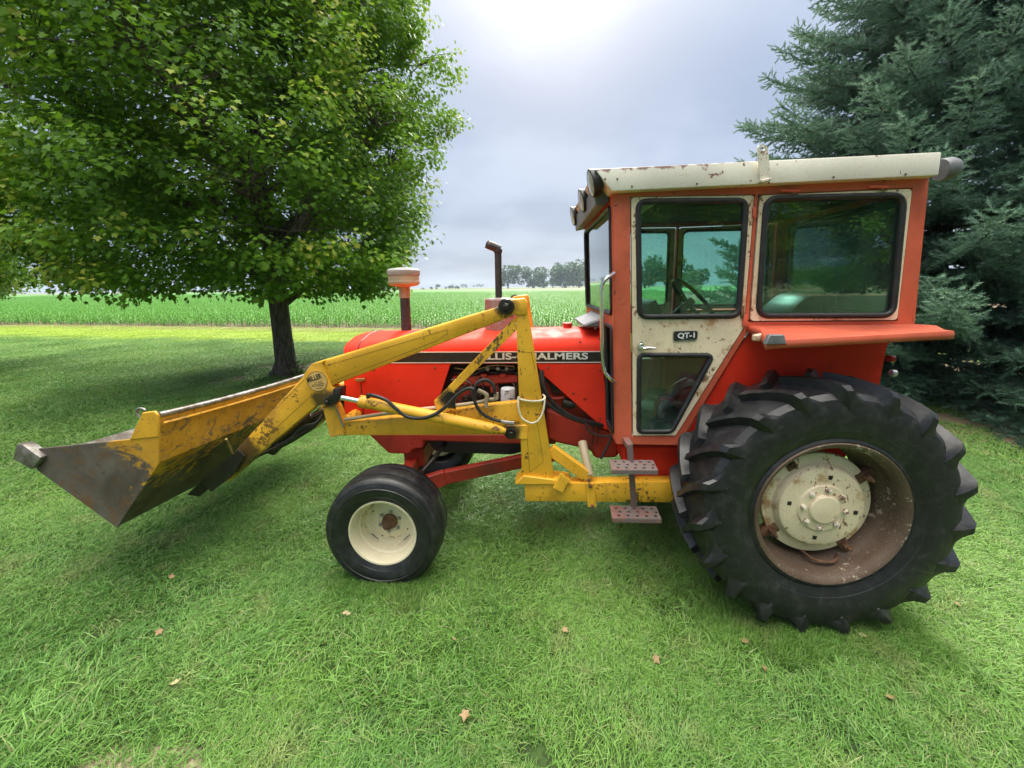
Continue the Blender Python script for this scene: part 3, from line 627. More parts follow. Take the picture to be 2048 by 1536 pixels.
# ---- front axle, spindles, radius rods, steering links
for s in (-1, 1):
    b = MB(); b.bar((FX, s*0.10, 0.52), (FX+0.01, s*0.52, 0.50), 0.085, 0.095, 0.008)
    b.build('axle_arm', 'frame_red', tractor)
    b = MB(); b.cyl((FX, s*0.545, 0.58), (FX, s*0.545, 0.34), 0.036, 14); b.cyl((FX, s*0.545, 0.355), (FX, s*0.70, FZ), 0.032, 14)
    b.bar((FX-0.02, s*0.545, 0.575), (FX+0.16, s*0.50, 0.565), 0.045, 0.022, 0.006); b.build('spindle', 'frame_red', tractor)
    b = MB(); b.bar((FX+0.02, s*0.53, 0.475), (FX+0.30, s*0.40, 0.515), 0.05, 0.11, 0.006); b.bar((FX+0.30, s*0.40, 0.518), (0.18, s*0.16, 0.60), 0.055, 0.095, 0.006); b.build('radius_rod', 'frame_red', tractor)
    b = MB(); b.tube([(FX+0.15, s*0.50, 0.575), (FX+0.17, s*0.46, 0.60), (FX+0.24, s*0.3, 0.66), (FX+0.26, 0, 0.68)], 0.016, 10, smooth=3); b.cyl((FX+0.15, s*0.50, 0.54), (FX+0.15, s*0.50, 0.61), 0.026, 12); b.build('tie_rod', 'greasy', tractor)
MB().box((FX+0.01, 0, 0.56), (0.16, 0.34, 0.16), 0.012).build('axle_pivot', 'frame_red', tractor)

# ---- frame, engine, transmission
pts = Q(2, [(480, 955), (1600, 955), (1600, 990), (1430, 1020), (830, 1000), (828, 1045), (770, 1052), (740, 1082), (612, 1080)], -0.26)
MB().prism(pts, -0.26, 0.26, 0.012).build('front_support', 'frame_red', tractor)
x0, x1 = U(740, 800, -0.2)[0], U(1190, 800, -0.2)[0]
b = MB(); b.box(((x0+x1)/2+0.16, 0, 1.02), (x1-x0-0.32, 0.36, 0.46), 0.02); b.box(((x0+x1)/2+0.16, 0, 1.30), (x1-x0-0.40, 0.26, 0.16), 0.02); b.build('engine_block', 'engine_dark', tractor)
b = MB(); b.prism(Q(2, [(840, 985), (1500, 985), (1480, 1060), (1380, 1090), (900, 1075)], -0.15), -0.15, 0.15, 0.02); b.build('oil_pan', 'engine_dark', tractor)
b = MB(); b.prism(Q(2, [(1595, 800), (1990, 930), (2040, 960), (2040, 1105), (1890, 1112), (1870, 1060), (1640, 1010), (1595, 985)], -0.27), -0.27, 0.27, 0.02)
b.prism(Q(2, [(1560, 640), (2040, 640), (2040, 955), (1990, 925), (1600, 795)], -0.20), -0.20, 0.20, 0.01); b.build('transmission', 'frame_red', tractor)
MB().prism(Q(0, [(1246, 892), (1420, 892), (1420, 960), (1262, 955), (1246, 925)], -0.48), -0.48, 0.48, 0.012).build('final_drive', 'hood_red', tractor)
b = MB(); b.box((RX-0.05, 0, 0.72), (0.75, 0.5, 0.42), 0.04); b.build('rear_housing', 'frame_red', tractor)
# engine details in the open bay
def tubeq(name, k, pts, r, mat, Y=None, parent=tractor, n=8, sm=5):
    return MB().tube(Q3(k, pts, Y), r, n, smooth=sm).build(name, mat, parent)
b = MB(); b.prism(Q(2, [(1000, 600), (1420, 592), (1420, 640), (1300, 645), (1240, 665), (1010, 650)], -0.28), -0.28, -0.19, 0.012)
for x in (1060, 1180, 1300): b.prism(Q(2, [(x, 585), (x+42, 585), (x+42, 612), (x, 612)], -0.29), -0.29, -0.2, 0.006)
b.build('exhaust_manifold', 'frame_red', tractor)
b = MB(); b.prism(Q(2, [(985, 655), (1130, 660), (1130, 745), (1060, 790), (960, 790)], -0.26), -0.26, -0.18, 0.015); b.build('pump_housing', 'frame_red', tractor)
for x, y, r in ((1090, 745, 0.030), (1030, 700, 0.024), (1180, 720, 0.026)):
    c = Q3(2, [(x, y)], -0.30)[0]; b = MB(); b.cyl(c, c+Vector((0, 0.1, 0)), r, 14); b.cyl(c+Vector((0, -0.012, 0)), c, r*0.45, 6); b.build('pulley', 'greasy', tractor)
tubeq('engine_pipe', 2, [(1040, 575), (1120, 590), (1200, 560), (1260, 545), (1330, 560), (1400, 548)], 0.011, 'black', -0.27)
tubeq('engine_pipe', 2, [(1000, 560), (1080, 548), (1180, 552), (1250, 575), (1400, 575)], 0.008, 'greasy', -0.25)
tubeq('engine_pipe', 2, [(985, 690), (1050, 680), (1110, 640), (1150, 610)], 0.010, 'engine_dark', -0.27)
b = MB()
for x in (1225, 1290, 1345): 
    c = Q3(2, [(x, 552)], -0.29)[0]; b.cyl(c, c+Vector((0, 0.06, 0)), 0.016, 8)
b.build('injector', 'steel', tractor)
c0 = Q3(2, [(1352, 770)], -0.36)[0]; c1 = Q3(2, [(1352, 672)], -0.36)[0]; rf = (Q3(2, [(1396, 720)], -0.36)[0]-Q3(2, [(1308, 720)], -0.36)[0]).length/2
fl = MB().lathe([(0, -0.04), (rf*0.98, -0.04), (rf, 0.0), (rf, (c1-c0).length*0.95), (rf*0.93, (c1-c0).length*1.02), (rf*0.6, (c1-c0).length*1.06), (0, (c1-c0).length*1.07)], c0, c1-c0, 28).build('oil_filter', 'filter_white', tractor)
b = MB()
for x, y, w_ in ((1335, 690, 26), (1342, 700, 14), (1332, 706, 8), (1362, 735, 22), (1372, 748, 26), (1366, 757, 16)):
    pz = Q(2, [(x, y), (x+w_, y), (x+w_, y+4), (x, y+4)], -0.36-rf-0.001)
    b.prism(pz, -0.36-rf-0.001, -0.36-rf+0.006, 0)
b.build('filter_print', 'ink', fl)
for a_, b_ in (((1575, 640), (1640, 690)), ((1600, 700), (1720, 760))): pass
for pts, r_, mt in (([(1000, 620), (1060, 618), (1120, 640), (1130, 690)], 0.006, 'steel'), ([(1180, 600), (1200, 650), (1190, 700), (1230, 730)], 0.005, 'black'), ([(1290, 650), (1300, 690), (1290, 740), (1260, 760)], 0.007, 'engine_dark'), ([(1385, 640), (1400, 690), (1395, 750)], 0.006, 'steel'), ([(960, 700), (1020, 730), (1100, 780)], 0.008, 'engine_dark'), ([(1570, 600), (1620, 660), (1700, 700), (1780, 760)], 0.007, 'black'), ([(1590, 720), (1640, 735), (1700, 730)], 0.012, 'frame_red'), ([(1020, 545), (1130, 560), (1260, 530), (1390, 536)], 0.005, 'brass')):
    tubeq('engine_line', 2, pts, r_, mt, -0.29)
for pts, mt in (([(1110, 690), (1170, 690), (1172, 750), (1112, 752)], 'engine_dark'), ([(1240, 660), (1292, 658), (1292, 700), (1244, 704)], 'frame_red'), ([(1000, 790), (1090, 785), (1090, 815), (1000, 820)], 'engine_dark'), ([(1620, 640), (1670, 660), (1668, 712), (1622, 700)], 'engine_dark'), ([(1400, 570), (1420, 570), (1420, 780), (1400, 780)], 'engine_dark')):
    MB().prism(Q(2, pts, -0.275), -0.275, -0.19, 0.008, 2).build('engine_casting', mt, tractor)
b = MB(); c = Q3(2, [(1690, 760), (1755, 775)], -0.30); b.cyl(c[0], c[1], 0.035, 14); b.cyl(c[1], c[1]+(c[1]-c[0])*0.25, 0.026, 12); b.build('starter', 'greasy', tractor)
tubeq('hydraulic_hose', 2, [(1560, 560, -0.36), (1580, 680, -0.40), (1640, 770, -0.40), (1750, 848, -0.38), (1900, 893, -0.34), (1990, 900, -0.28)], 0.015, 'hose')
tubeq('hydraulic_hose', 2, [(1545, 590, -0.36), (1560, 720, -0.41), (1640, 800, -0.41), (1770, 868, -0.38), (1905, 900, -0.34), (1990, 915, -0.28)], 0.012, 'hose')
tubeq('wire', 2, [(1830, 890), (1860, 940), (1940, 970), (2000, 965)], 0.006, 'black', -0.45)
tubeq('wire', 2, [(2005, 930), (1985, 1000), (1950, 1070), (1930, 1110)], 0.009, 'black', -0.5)
for x in (1880, 1912): tubeq('wire', 2, [(x, 880), (x+4, 960), (x-6, 1020)], 0.004, 'black', -0.30)

# ---- hood
HX0, HX1 = U(683, 700, YH)[0], U(1206, 700, YH)[0]; HZ = 1.54
zb = U(1100, 727, YH)[1]; zs0 = U(1100, 703, YH)[1]
def hood_section(hw, zt, r, z0, n=6):
    P = [(-hw, z0), (-hw, zt-r-0.035)]
    for i in range(1, n+1):
        a = math.pi/2*i/n; P.append((-hw+r*(1-math.cos(a)), zt-r-0.035+r*math.sin(a)+0.0))
    P += [(-hw*0.4, zt-0.007), (0, zt)]
    return P + [(-y, z) for y, z in reversed(P[:-1])]
b = MB(); secs = []
for x, hw, zt, r in ((HX0, 0.30, HZ-0.055, 0.05), (HX0+0.012, 0.318, HZ-0.038, 0.07), (HX0+0.045, 0.328, HZ-0.028, 0.085), (HX0+0.12, 0.33, HZ-0.022, 0.09), ((HX0+HX1)/2, 0.33, HZ-0.008, 0.09), (HX1, 0.33, HZ, 0.09)):
    secs.append([(x, y, z) for y, z in hood_section(hw, zt, r, zb)])
n = len(secs[0]); V = [p for s_ in secs for p in s_]; F = [(i*n+j, i*n+j+1, (i+1)*n+j+1, (i+1)*n+j) for i in range(len(secs)-1) for j in range(n-1)]
F += [tuple(range(n)), tuple((len(secs)-1)*n+j for j in reversed(range(n)))]
b.add(V, F); hood = b.build('hood', 'hood_red', tractor, 25)
b = MB()          # seam between nose cap and hood
xs = U(714, 690, YH)[0]; sec = hood_section(0.3315, HZ-0.0195, 0.09, zb)
b.tube([(xs+0.03*max(0, (z-zb-0.1))/0.2, y, z) for y, z in sec], 0.0035, 5); b.build('hood_seam', 'black', hood)
def side_panels(s):
    b = MB(); o = round_poly(Q(2, [(332, 520), (995, 522), (940, 690), (890, 800), (455, 842), (338, 852)], YH), [0.0, 0.0, 0.01, 0.01, 0.01, 0.01])
    b.prism(o, YH, YH+0.02, 0.003); b.build('nose_side_panel', 'hood_red', tractor, mirror=s > 0)
    b = MB(); b.prism(Q(2, [(1530, 522), (1940, 522), (1985, 935), (1950, 925), (1560, 580)], YH), YH, YH+0.02, 0.003); b.build('rear_side_panel', 'hood_red', tractor, mirror=s > 0)
for s in (-1, 1): side_panels(s)
xn0 = Q(2, [(345, 700)], YH)[0][0]; zn0 = Q(2, [(345, 850)], YH)[0][1]
b = MB(); b.box((xn0+0.02, 0, (zn0+zb)/2), (0.03, 0.60, zb-zn0), 0.004); gr = b.build('grille', 'black', tractor)
for k in range(9): MB().box((xn0-0.002, 0, zn0+0.03+k*(zb-zn0-0.06)/8), (0.012, 0.58, 0.010), 0.002).build('grille_slat', 'steel', gr)
for pts in ([(440, 640), (448, 740), (455, 838)],): MB().tube(Q3(2, pts, YH-0.001), 0.003, 5).build('panel_seam', 'black', tractor)
b = MB(); b.prism(Q(2, [(405, 612), (465, 608), (468, 622), (432, 632), (408, 628)], YH-0.006), YH-0.012, YH-0.001, 0.002); b.build('panel_latch', 'brass', tractor)
pb_m = MB().lathe([(0, 0), (0.008, 0), (0.008, 0.004), (0.005, 0.006), (0, 0.006)], n=6).mesh('panel_bolt', ang=20)
for x, y in ((1895, 300), (1800, 385), (1920, 365), (1758, 702), (1925, 560), (1600, 545), (520, 560), (900, 545), (1925, 860)): inst('panel_bolt', pb_m, 'rusty', Q3(2, [(x, y)], YH-0.0005)[0], tractor)
# stripe with white edges and lettering
for s in (-1, 1):
    yo = YH-0.0025; xl, xr = U(770, 714, yo)[0], U(1204, 714, yo)[0]
    zt_, zb_ = U(1080, 704.5, yo)[1], U(1080, 724, yo)[1]
    b = MB(); b.prism([(xl, zb_), (xr, zb_), (xr, zt_), (xl, zt_)], yo, YH+0.004, 0); st = b.build('hood_stripe', 'stripe', tractor, mirror=s > 0)
    for z_ in (zt_, zb_-0.006):
        MB().prism([(xl, z_), (xr, z_), (xr, z_+0.006), (xl, z_+0.006)], yo-0.0012, YH+0.004, 0).build('stripe_edge', 'white', st, mirror=s > 0)
def text_mesh(name, s, width, height, bold=0.0, depth=0.0):
    cu = bpy.data.curves.new(name, 'FONT'); cu.body = s; cu.size = 1.0; cu.offset = bold; cu.extrude = depth; cu.space_character = 1.02
    o = bpy.data.objects.new(name, cu); col.objects.link(o); bpy.context.view_layer.update()
    me = bpy.data.meshes.new_from_object(o.evaluated_get(bpy.context.evaluated_depsgraph_get())); me.name = name
    bpy.data.objects.remove(o); bpy.data.curves.remove(cu)
    V = np.array([v.co for v in me.vertices]); lo, hi = V[:, :2].min(0), V[:, :2].max(0)
    k = np.array([width, height])/(hi-lo)
    for v in me.vertices: v.co.x = (v.co.x-lo[0])*k[0]; v.co.y = (v.co.y-lo[1])*k[1]
    return me
def put_text(name, s, p0, width, height, mat, parent, bold=0.0, roll=0.0):   # lower left corner p0, reads along +X on a face towards -Y
    me = text_mesh(name, s, width, height, bold); o = inst(name, me, mat, p0, parent); o.rotation_euler = (math.pi/2, -roll, 0); return o
yo = YH-0.0032; pa, pb = U3(955, 719.6, yo), U3(1176, 719.6, yo); hgt = U(1060, 705.5, yo)[1]-U(1060, 719.2, yo)[1]
put_text('lettering', 'ALLIS-CHALMERS', (pa.x, yo, pa.z), pb.x-pa.x, hgt, 'white', tractor, bold=0.03)
# cap, air cleaner, exhaust
b = MB(); c = U3(1135, 652, 0.02); c.z = HZ-0.01; b.lathe([(0.0, 0), (0.032, 0), (0.032, 0.022), (0.036, 0.024), (0.036, 0.04), (0.026, 0.045), (0, 0.045)], c, (0, 0, 1), 20); b.build('fuel_cap', 'frame_red', tractor)
ya = 0.04; ac = empty('air_cleaner', (U(812, 640, ya)[0], ya, HZ-0.03), tractor); c = wloc(ac)
def zat(py, px=811, Y=ya): return U(px, py, Y)[1]-c.z
ppm = (U3(840, 560, ya)-U3(780, 560, ya)).length/60.0
b = MB(); b.lathe([(0.0, -0.02), (10.0*ppm, -0.02), (9.4*ppm, zat(590)), (0, zat(590))], c, (0, 0, 1), 24); b.build('intake_pipe', 'stack_black', ac)
b = MB(); b.lathe([(0, zat(596)), (10.6*ppm, zat(596)), (10.6*ppm, zat(574)), (25*ppm, zat(571.5)), (30*ppm, zat(568)), (30.8*ppm, zat(563)), (29.8*ppm, zat(562)), (29.8*ppm, zat(545)), (0, zat(545))], c, (0, 0, 1), 36); b.build('dust_bowl', 'tan_paint', ac)
b = MB(); b.lathe([(30.6*ppm, zat(551)), (32.0*ppm, zat(547)), (31.6*ppm, zat(541)), (28*ppm, zat(537.5)), (12*ppm, zat(535.5)), (0, zat(535))], c, (0, 0, 1), 36); b.cyl(c+Vector((0, 0, zat(536))), c+Vector((0, 0, zat(531))), 0.006, 8); b.build('rain_cap', 'cap_white', ac)
ye = 0.0; c = U3(1001, 652, ye); c.z = HZ-0.02; ex = empty('exhaust', c, tractor); ppm = (U3(1040, 600, ye)-U3(960, 600, ye)).length/80.0
def zat(py, px=1000, Y=ye): return U(px, py, Y)[1]-c.z
b = MB(); R_ = 30.5*ppm; b.lathe([(0, 0), (R_, 0), (R_, zat(601)), (R_*0.99, zat(598)), (R_*0.94, zat(597)), (R_*0.35, zat(595)), (0, zat(595))], c, (0, 0, 1), 36); b.lathe([(R_, zat(603)), (R_*1.02, zat(601)), (R_, zat(599))], c, (0, 0, 1), 36); b.build('muffler', 'muffler_grey', ex)
b = MB(); cc = c+Vector((U(997, 560, ye)[0]-c.x, 0, 0)); b.cyl(cc+Vector((0, 0, zat(600))), cc+Vector((0, 0, zat(503))), 6.8*ppm, 18); b.build('exhaust_pipe', 'stack_black', ex)
b = MB(); b.cyl(cc+Vector((0, 0, zat(506))), cc+Vector((0, 0, zat(498))), 8.4*ppm, 18)
b.tube([cc+Vector((0.015, 0, zat(499))), cc+Vector((-0.02, 0, zat(495))), cc+Vector((-0.055, -0.01, zat(491))), U3(975, 490, ye)], [8.0*ppm, 8.4*ppm, 8.6*ppm, 7.6*ppm], 14)
b.build('exhaust_elbow', 'stack_black', ex)
p = U3(974, 490, ye); b = MB(); b.lathe([(0.0, 0), (8.5*ppm, 0.0), (8.5*ppm, 0.008), (0, 0.012)], p+Vector((0.004, 0, 0.006)), (-0.86, -0.1, 0.42), 18); b.build('exhaust_flap', 'stack_black', ex)
b = MB(); b.prism(Q(8, [(1695, 795), (1850, 735), (1915, 690), (1995, 690), (1995, 815), (1720, 815)], -0.30), -0.30, 0.30, 0.012); b.build('cowl', 'grey_paint', tractor)

# ---- cab shell
cabx = U(1226, 640, YC)[0]
xr_b = U(1827, 645, YC)[0]; xr_t = U(1857, 355, YC)[0]
D_OUT = Q(0, [(1261, 394), (1509, 390), (1487.5, 655), (1351, 871), (1264.5, 871)], YC)
W_OUT = Q(0, [(1517.5, 390), (1824, 376.5), (1794, 641), (1498, 643)], YC)
def cab_side(s):
    m = s > 0; y0, y1 = YC, YC+0.045
    o = Q(0, [(1226, 383), (1858, 355), (1829, 650), (1503, 652), (1473, 699), (1364, 877), (1364, 890), (1233, 888)], YC)
    dh = shrink(D_OUT, -0.004); wh = shrink(W_OUT, -0.004)
    MB().plate(o, [dh, wh], y0, y1).build('cab_frame', 'cab_red', tractor, 30, m)
    # door
    door = MB(); up = round_poly(Q(0, [(1274, 402), (1493, 400), (1477, 633), (1277, 635)], YC), 0.055, 5)
    lo = round_poly(Q(0, [(1276, 708), (1427, 709), (1343, 864), (1275, 864)], YC), [0.04, 0.05, 0.035, 0.035], 5)
    door.plate(round_poly(shrink(D_OUT, 0.004), [0.02, 0.02, 0.0, 0.012, 0.012], 3), [up, lo], YC-0.008, YC+0.022); dr = door.build('door', 'cream', tractor, 30, m)
    for nm, lp, rr in (('window_seal', up, 0.017), ('window_seal', lo, 0.015)):
        MB().tube([(x, YC-0.006, z) for x, z in shrink(lp, 0.004)], rr, 8, closed=True).build(nm, 'seal', dr, 60, m)
        MB().prism(lp, YC+0.004, YC+0.009, 0).build('pane', 'glass', dr, 30, m)
    sw = MB(); wo = round_poly(shrink(W_OUT, 0.004), 0.022, 3); wi = round_poly(Q(0, [(1530, 396), (1808, 389), (1785, 632), (1513, 633)], YC), 0.07, 6)
    sw.plate(wo, [wi], YC-0.006, YC+0.022); sw = sw.build('side_window', 'cream', tractor, 30, m)
    MB().tube([(x, YC-0.006, z) for x, z in shrink(wi, 0.004)], 0.017, 8, closed=True).build('window_seal', 'seal', sw, 60, m)
    MB().prism(wi, YC+0.004, YC+0.009, 0).build('pane', 'glass', sw, 30, m)
    if not m:
        # handle, badge
        h = Q3(4, [(470, 240)], YC-0.008)[0]; b = MB(); b.lathe([(0, 0), (0.021, 0), (0.021, 0.012), (0.016, 0.026), (0, 0.028)], h, (0, -1, 0), 20)
        e_ = Q3(4, [(485, 258), (570, 256)], YC-0.032); b.tube([h+Vector((0, -0.026, 0)), e_[0], (e_[0]+e_[1])/2+Vector((0, 0, 0.002)), e_[1]], [0.012, 0.010, 0.008, 0.005], 10); b.cyl(h+Vector((0, -0.005, 0.018)), h+Vector((0, -0.02, 0.022)), 0.010, 10); b.build('door_handle', 'chrome', dr)
        bp = round_poly(Q(4, [(687, 148), (700, 140), (845, 138), (852, 150), (848, 192), (838, 200), (695, 209), (687, 198)], YC-0.008), 0.012, 4)
        bd = MB(); bd.prism(bp, YC-0.013, YC-0.0079, 0.0015); bd = bd.build('badge', 'black', dr)
        bi = shrink(bp, 0.0035); MB().plate(bp, [bi], YC-0.0145, YC-0.0125).build('badge_rim', 'steel', bd)
        q0, q1 = Q3(4, [(719, 196), (833, 190)], YC-0.0142); hh = Q(4, [(770, 150)], YC-0.014)[0][1]-Q(4, [(770, 192)], YC-0.014)[0][1]
        put_text('badge_text', 'QT-1', q0, (q1-q0).length, hh, 'white', bd, 0.035, math.radians(2.5))
        # hinges, latches
        for k, pts in ((3, [(932, 345), (950, 345), (948, 400), (931, 398)]), (3, [(940, 305), (950, 305), (950, 350), (940, 350)]), (3, [(872, 850), (890, 848), (890, 912), (872, 912)]), (3, [(884, 895), (904, 895), (902, 958), (880, 955)])):
            MB().prism(Q(k, pts, YC-0.01), YC-0.022, YC-0.004, 0.004, 2).build('hinge', 'cab_red' if k == 3 and pts[0][0] != 872 else 'rusty', dr)
        for px in ((1075, 258), (1530, 238)):
            q = Q3(3, [px, (px[0]+100, px[1]+4)], YC-0.018); b = MB(); b.cyl(q[0], q[1], 0.008, 10); r_ = b.build('latch_rod', 'cab_red', sw)
            c_ = Q3(3, [(px[0]+72, px[1]+16)], YC-0.010)[0]; MB().bev([(c_.x-0.035, c_.y, c_.z), (c_.x, c_.y-0.014, c_.z+0.01), (c_.x+0.035, c_.y, c_.z), (c_.x, c_.y-0.012, c_.z-0.014), (c_.x, c_.y+0.006, c_.z)], [(0, 1, 3), (1, 2, 3), (0, 4, 1), (1, 4, 2), (0, 3, 4), (2, 4, 3)], 0.003).build('latch', 'rusty', sw)
    # inner fender panel, fender flare
    ip = Q(0, [(1474, 702), (1508, 654), (1808, 652), (1772, 692), (1758, 765), (1744, 860), (1640, 960), (1480, 960), (1366, 892), (1366, 880)], YC+0.03)
    MB().prism(ip, YC+0.025, YC+0.04, 0).build('inner_fender', 'hood_red', tractor, 30, m)
    zf = U(1650, 649, YC)[1]
    A_ = [U3(1493, 655, YC-0.002), U3(1827, 647, YC-0.002)]
    xi0, xi1 = A_[0].x, A_[1].x; yO = -1.10
    xo0, xo1 = U(1540, 672, yO)[0], U(1921, 667, yO)[0]+0.02
    out = [(xi0, YC-0.002), (xi0+0.02, YC-0.10), (xo0, yO+0.03), (xo0+0.05, yO), (xo1-0.10, yO), (xo1-0.015, yO+0.03), (xo1, yO+0.09), (xi1+0.02, YC-0.12), (xi1, YC-0.002)]
    zo = U(1750, 664, yO)[1]
    def zf_at(x, y): return zf + (zo-zf)*(YC-y)/(YC-yO) - (0.022*max(0.0, 1-(x-xi0)/0.10) if y < YC-0.05 and x < xi0+0.10 else 0)
    V = []; F = []; n_ = len(out); lip = 0.038
    for j, (dx, dzz) in enumerate(((0, 0.0), (0.0, -0.012), (0.0, -lip), )):
        for i, (x, y) in enumerate(out):
            cxm, cym = (xi0+xi1)/2, (YC+yO)/2
            k_ = 0.985 if j == 0 else 1.0
            V.append((cxm+(x-cxm)*k_, cym+(y-cym)*(k_ if y < YC-0.05 else 1), zf_at(x, y)+dzz))
    V += [(v[0], v[1]+0.004, v[2]-0.006) for v in V[:n_]]
    F = [tuple(range(n_))]
    for j in range(2): F += [(j*n_+i, j*n_+i+1, (j+1)*n_+i+1, (j+1)*n_+i) for i in range(n_-1)]
    fb_ = MB(); fb_.add(V, F); fd = fb_.build('fender', 'fender_red', tractor, 40, m)
    fd.modifiers.new('thickness', 'SOLIDIFY').thickness = 0.005
    if not m:
        q = Q3(3, [(940, 1000)], YC-0.25)[0]
        MB().prism(Q(4, [(1232, 165), (1300, 158), (1305, 185), (1270, 212), (1228, 208)], YC-0.20), YC-0.205, YC-0.17, 0.006).build('reflector', 'cream', fd)
        MB().prism(Q(4, [(1330, 165), (1430, 165), (1445, 228), (1300, 232)], yO-0.004), yO-0.008, yO+0.02, 0.004).build('patch_plate', 'grey_paint', fd)
        b = MB(); c_ = U3(1776, 716, YC); b.box((c_.x, YC-0.02, c_.z), (0.035, 0.04, 0.035), 0.006); b.build('tail_lamp', 'red_lens', tractor)
        b = MB(); c_ = U3(1772, 744, YC); b.cyl(c_+Vector((0, -0.03, 0)), c_+Vector((0.03, -0.03, 0)), 0.020, 18); b.build('work_lamp', 'lamp_glass', tractor)
for s in (-1, 1): cab_side(s)

# roof: sloping fascia box with overhang
YR = -0.70
R4 = Q(0, [(1191, 335.5), (1892, 301), (1878, 350.5), (1224, 382.5)], YR)
b = MB(); r0 = R4
V = [(r0[0][0], YR+0.02, r0[0][1]), (r0[1][0], YR+0.02, r0[1][1]), (r0[2][0], YR, r0[2][1]), (r0[3][0], YR, r0[3][1])]
V = V + [(x, -y, z) for x, y, z in V]
b.bev(V, [(0, 1, 2, 3), (7, 6, 5, 4), (0, 4, 5, 1), (3, 2, 6, 7), (1, 5, 6, 2), (0, 3, 7, 4)], 0.008, 2)
roof = b.build('roof', 'roof_cream', tractor)
scr = MB().lathe([(0, 0), (0.006, 0), (0.005, 0.003), (0, 0.004)], n=8).mesh('screw')
for x, y in ((317, 238), (650, 224), (1350, 190), (1718, 176), (180, 200), (242, 200)):
    inst('screw', scr, 'rusty', Q3(3, [(x, y)], YR-0.0005+0.004*(y < 215 and x < 300))[0], roof)
br = round_poly(Q(3, [(960, 24), (1010, 24), (1020, 120), (1022, 196), (975, 205), (968, 120)], YR-0.012), [0.03, 0.03, 0, 0, 0, 0], 5)
c_ = Q(3, [(986, 42)], YR-0.012)[0]; hl = [(c_[0]+0.013*math.cos(a), c_[1]+0.013*math.sin(a)) for a in np.linspace(0, 2*math.pi, 13)[:-1]]
b = MB(); b.plate(br, [hl], YR-0.014, YR-0.003); b.prism(Q(3, [(975, 205), (1030, 192), (1030, 206), (982, 220)], YR-0.03), YR-0.034, YR-0.002, 0.003); b.build('lifting_bracket', 'bracket_cream', roof)
# lamps in a row under the front of the roof
lampm = MB().lathe([(0.0, 0.0), (0.048, 0.004), (0.070, 0.02), (0.076, 0.05), (0.079, 0.058), (0.079, 0.068), (0.072, 0.070)], n=28, axis=(-1, 0, 0)).mesh('lamp_body')
lensm = MB().lathe([(0.073, 0.067), (0.05, 0.073), (0, 0.076)], n=28, axis=(-1, 0, 0)).mesh('lens')
xl_, zl_ = U(1192, 362, -0.60)
for Y_ in (-0.60, -0.12, 0.50):
    e = inst('work_light', lampm, 'black', (xl_+0.035, Y_, zl_), tractor, (0, -0.22, 0.07)); inst('lens', lensm, 'lamp_glass', (xl_+0.035, Y_, zl_), e)
vb = Q(9, [(445, 700), (575, 790), (585, 920), (450, 900)], -0.56); x_, z_ = vb[0]
b = MB(); b.prism([(x_-0.03, z_+0.03), (x_+0.06, z_+0.03), (x_+0.06, z_-0.07), (x_-0.02, z_-0.085)], -0.56, 0.56, 0.006); b.build('visor', 'grey_paint', tractor)
c_ = U3(1880, 340, -0.58); b = MB(); b.lathe([(0.0, 0.0), (0.056, 0.0), (0.060, 0.02), (0.060, 0.05), (0.050, 0.075), (0.026, 0.09), (0, 0.092)], c_, (1, 0, 0.12), 24); b.build('rear_light', 'grey_paint', tractor)
# front, rear, floor
xf = U(1226, 383, YC)[0]; xfb = U(1233, 888, YC)[0]; zt_f = U(1226, 383, YC)[1]; zb_f = U(1233, 888, YC)[1]
zw = U(1215, 640, YC)[1]
def front_x(z): return xf + (xfb-xf)*(zt_f-z)/(zt_f-zb_f)
def yz_plate(name, outer, holes, xfun, th, mat, parent, seal=False):
    bm_ = MB(); bm_.plate(outer, holes, 0, th); bm_.V = [(xfun(v[2])+v[1], v[0], v[2]) for v in bm_.V]; return bm_.build(name, mat, parent)
o = [(YC+0.004, zb_f+0.005), (-YC-0.004, zb_f+0.005), (-YC-0.004, zt_f+0.02), (YC+0.004, zt_f+0.02)]
win = round_poly([(YC+0.055, zw+0.03), (-YC-0.055, zw+0.03), (-YC-0.055, zt_f-0.07), (YC+0.055, zt_f-0.07)], 0.05, 4)
lw = [round_poly([(sg*0.585, zb_f+0.05), (sg*0.585, zw-0.05), (sg*0.375, zw-0.05), (sg*0.375, zb_f+0.05)], 0.03, 3) for sg in (-1, 1)]
ff = yz_plate('cab_front', o, [win]+lw, lambda z: front_x(z)-0.004, 0.03, 'cab_red', tractor)
for lp in [win]+lw:
    MB().tube([(front_x(z)-0.006, y, z) for y, z in lp], 0.013, 8, closed=True).build('window_seal', 'seal', ff, 60)
    pb_ = MB(); pb_.prism(lp, 0.005, 0.010, 0); pb_.V = [(front_x(v[2])+v[1], v[0], v[2]) for v in pb_.V]; pb_.build('windscreen' if lp is win else 'pane', 'glass', ff)
def rear_x(z):
    z1, z2 = U(1858, 355, YC)[1], U(1829, 650, YC)[1]; return xr_t + (xr_b-xr_t)*(z1-z)/(z1-z2)-0.032
zrt, zrb = U(1858, 355, YC)[1], U(1829, 650, YC)[1]
o = [(YC+0.046, zrb-0.02), (-YC-0.046, zrb-0.02), (-YC-0.046, zrt), (YC+0.046, zrt)]
rw_ = round_poly([(YC+0.11, zrb+0.06), (-YC-0.11, zrb+0.06), (-YC-0.11, zrt-0.08), (YC+0.11, zrt-0.08)], 0.06, 4)
rb_ = yz_plate('cab_rear', o, [rw_], rear_x, 0.028, 'cab_red', tractor)
MB().tube([(rear_x(z)+0.014, y, z) for y, z in rw_], 0.016, 8, closed=True).build('window_seal', 'seal', rb_, 60)
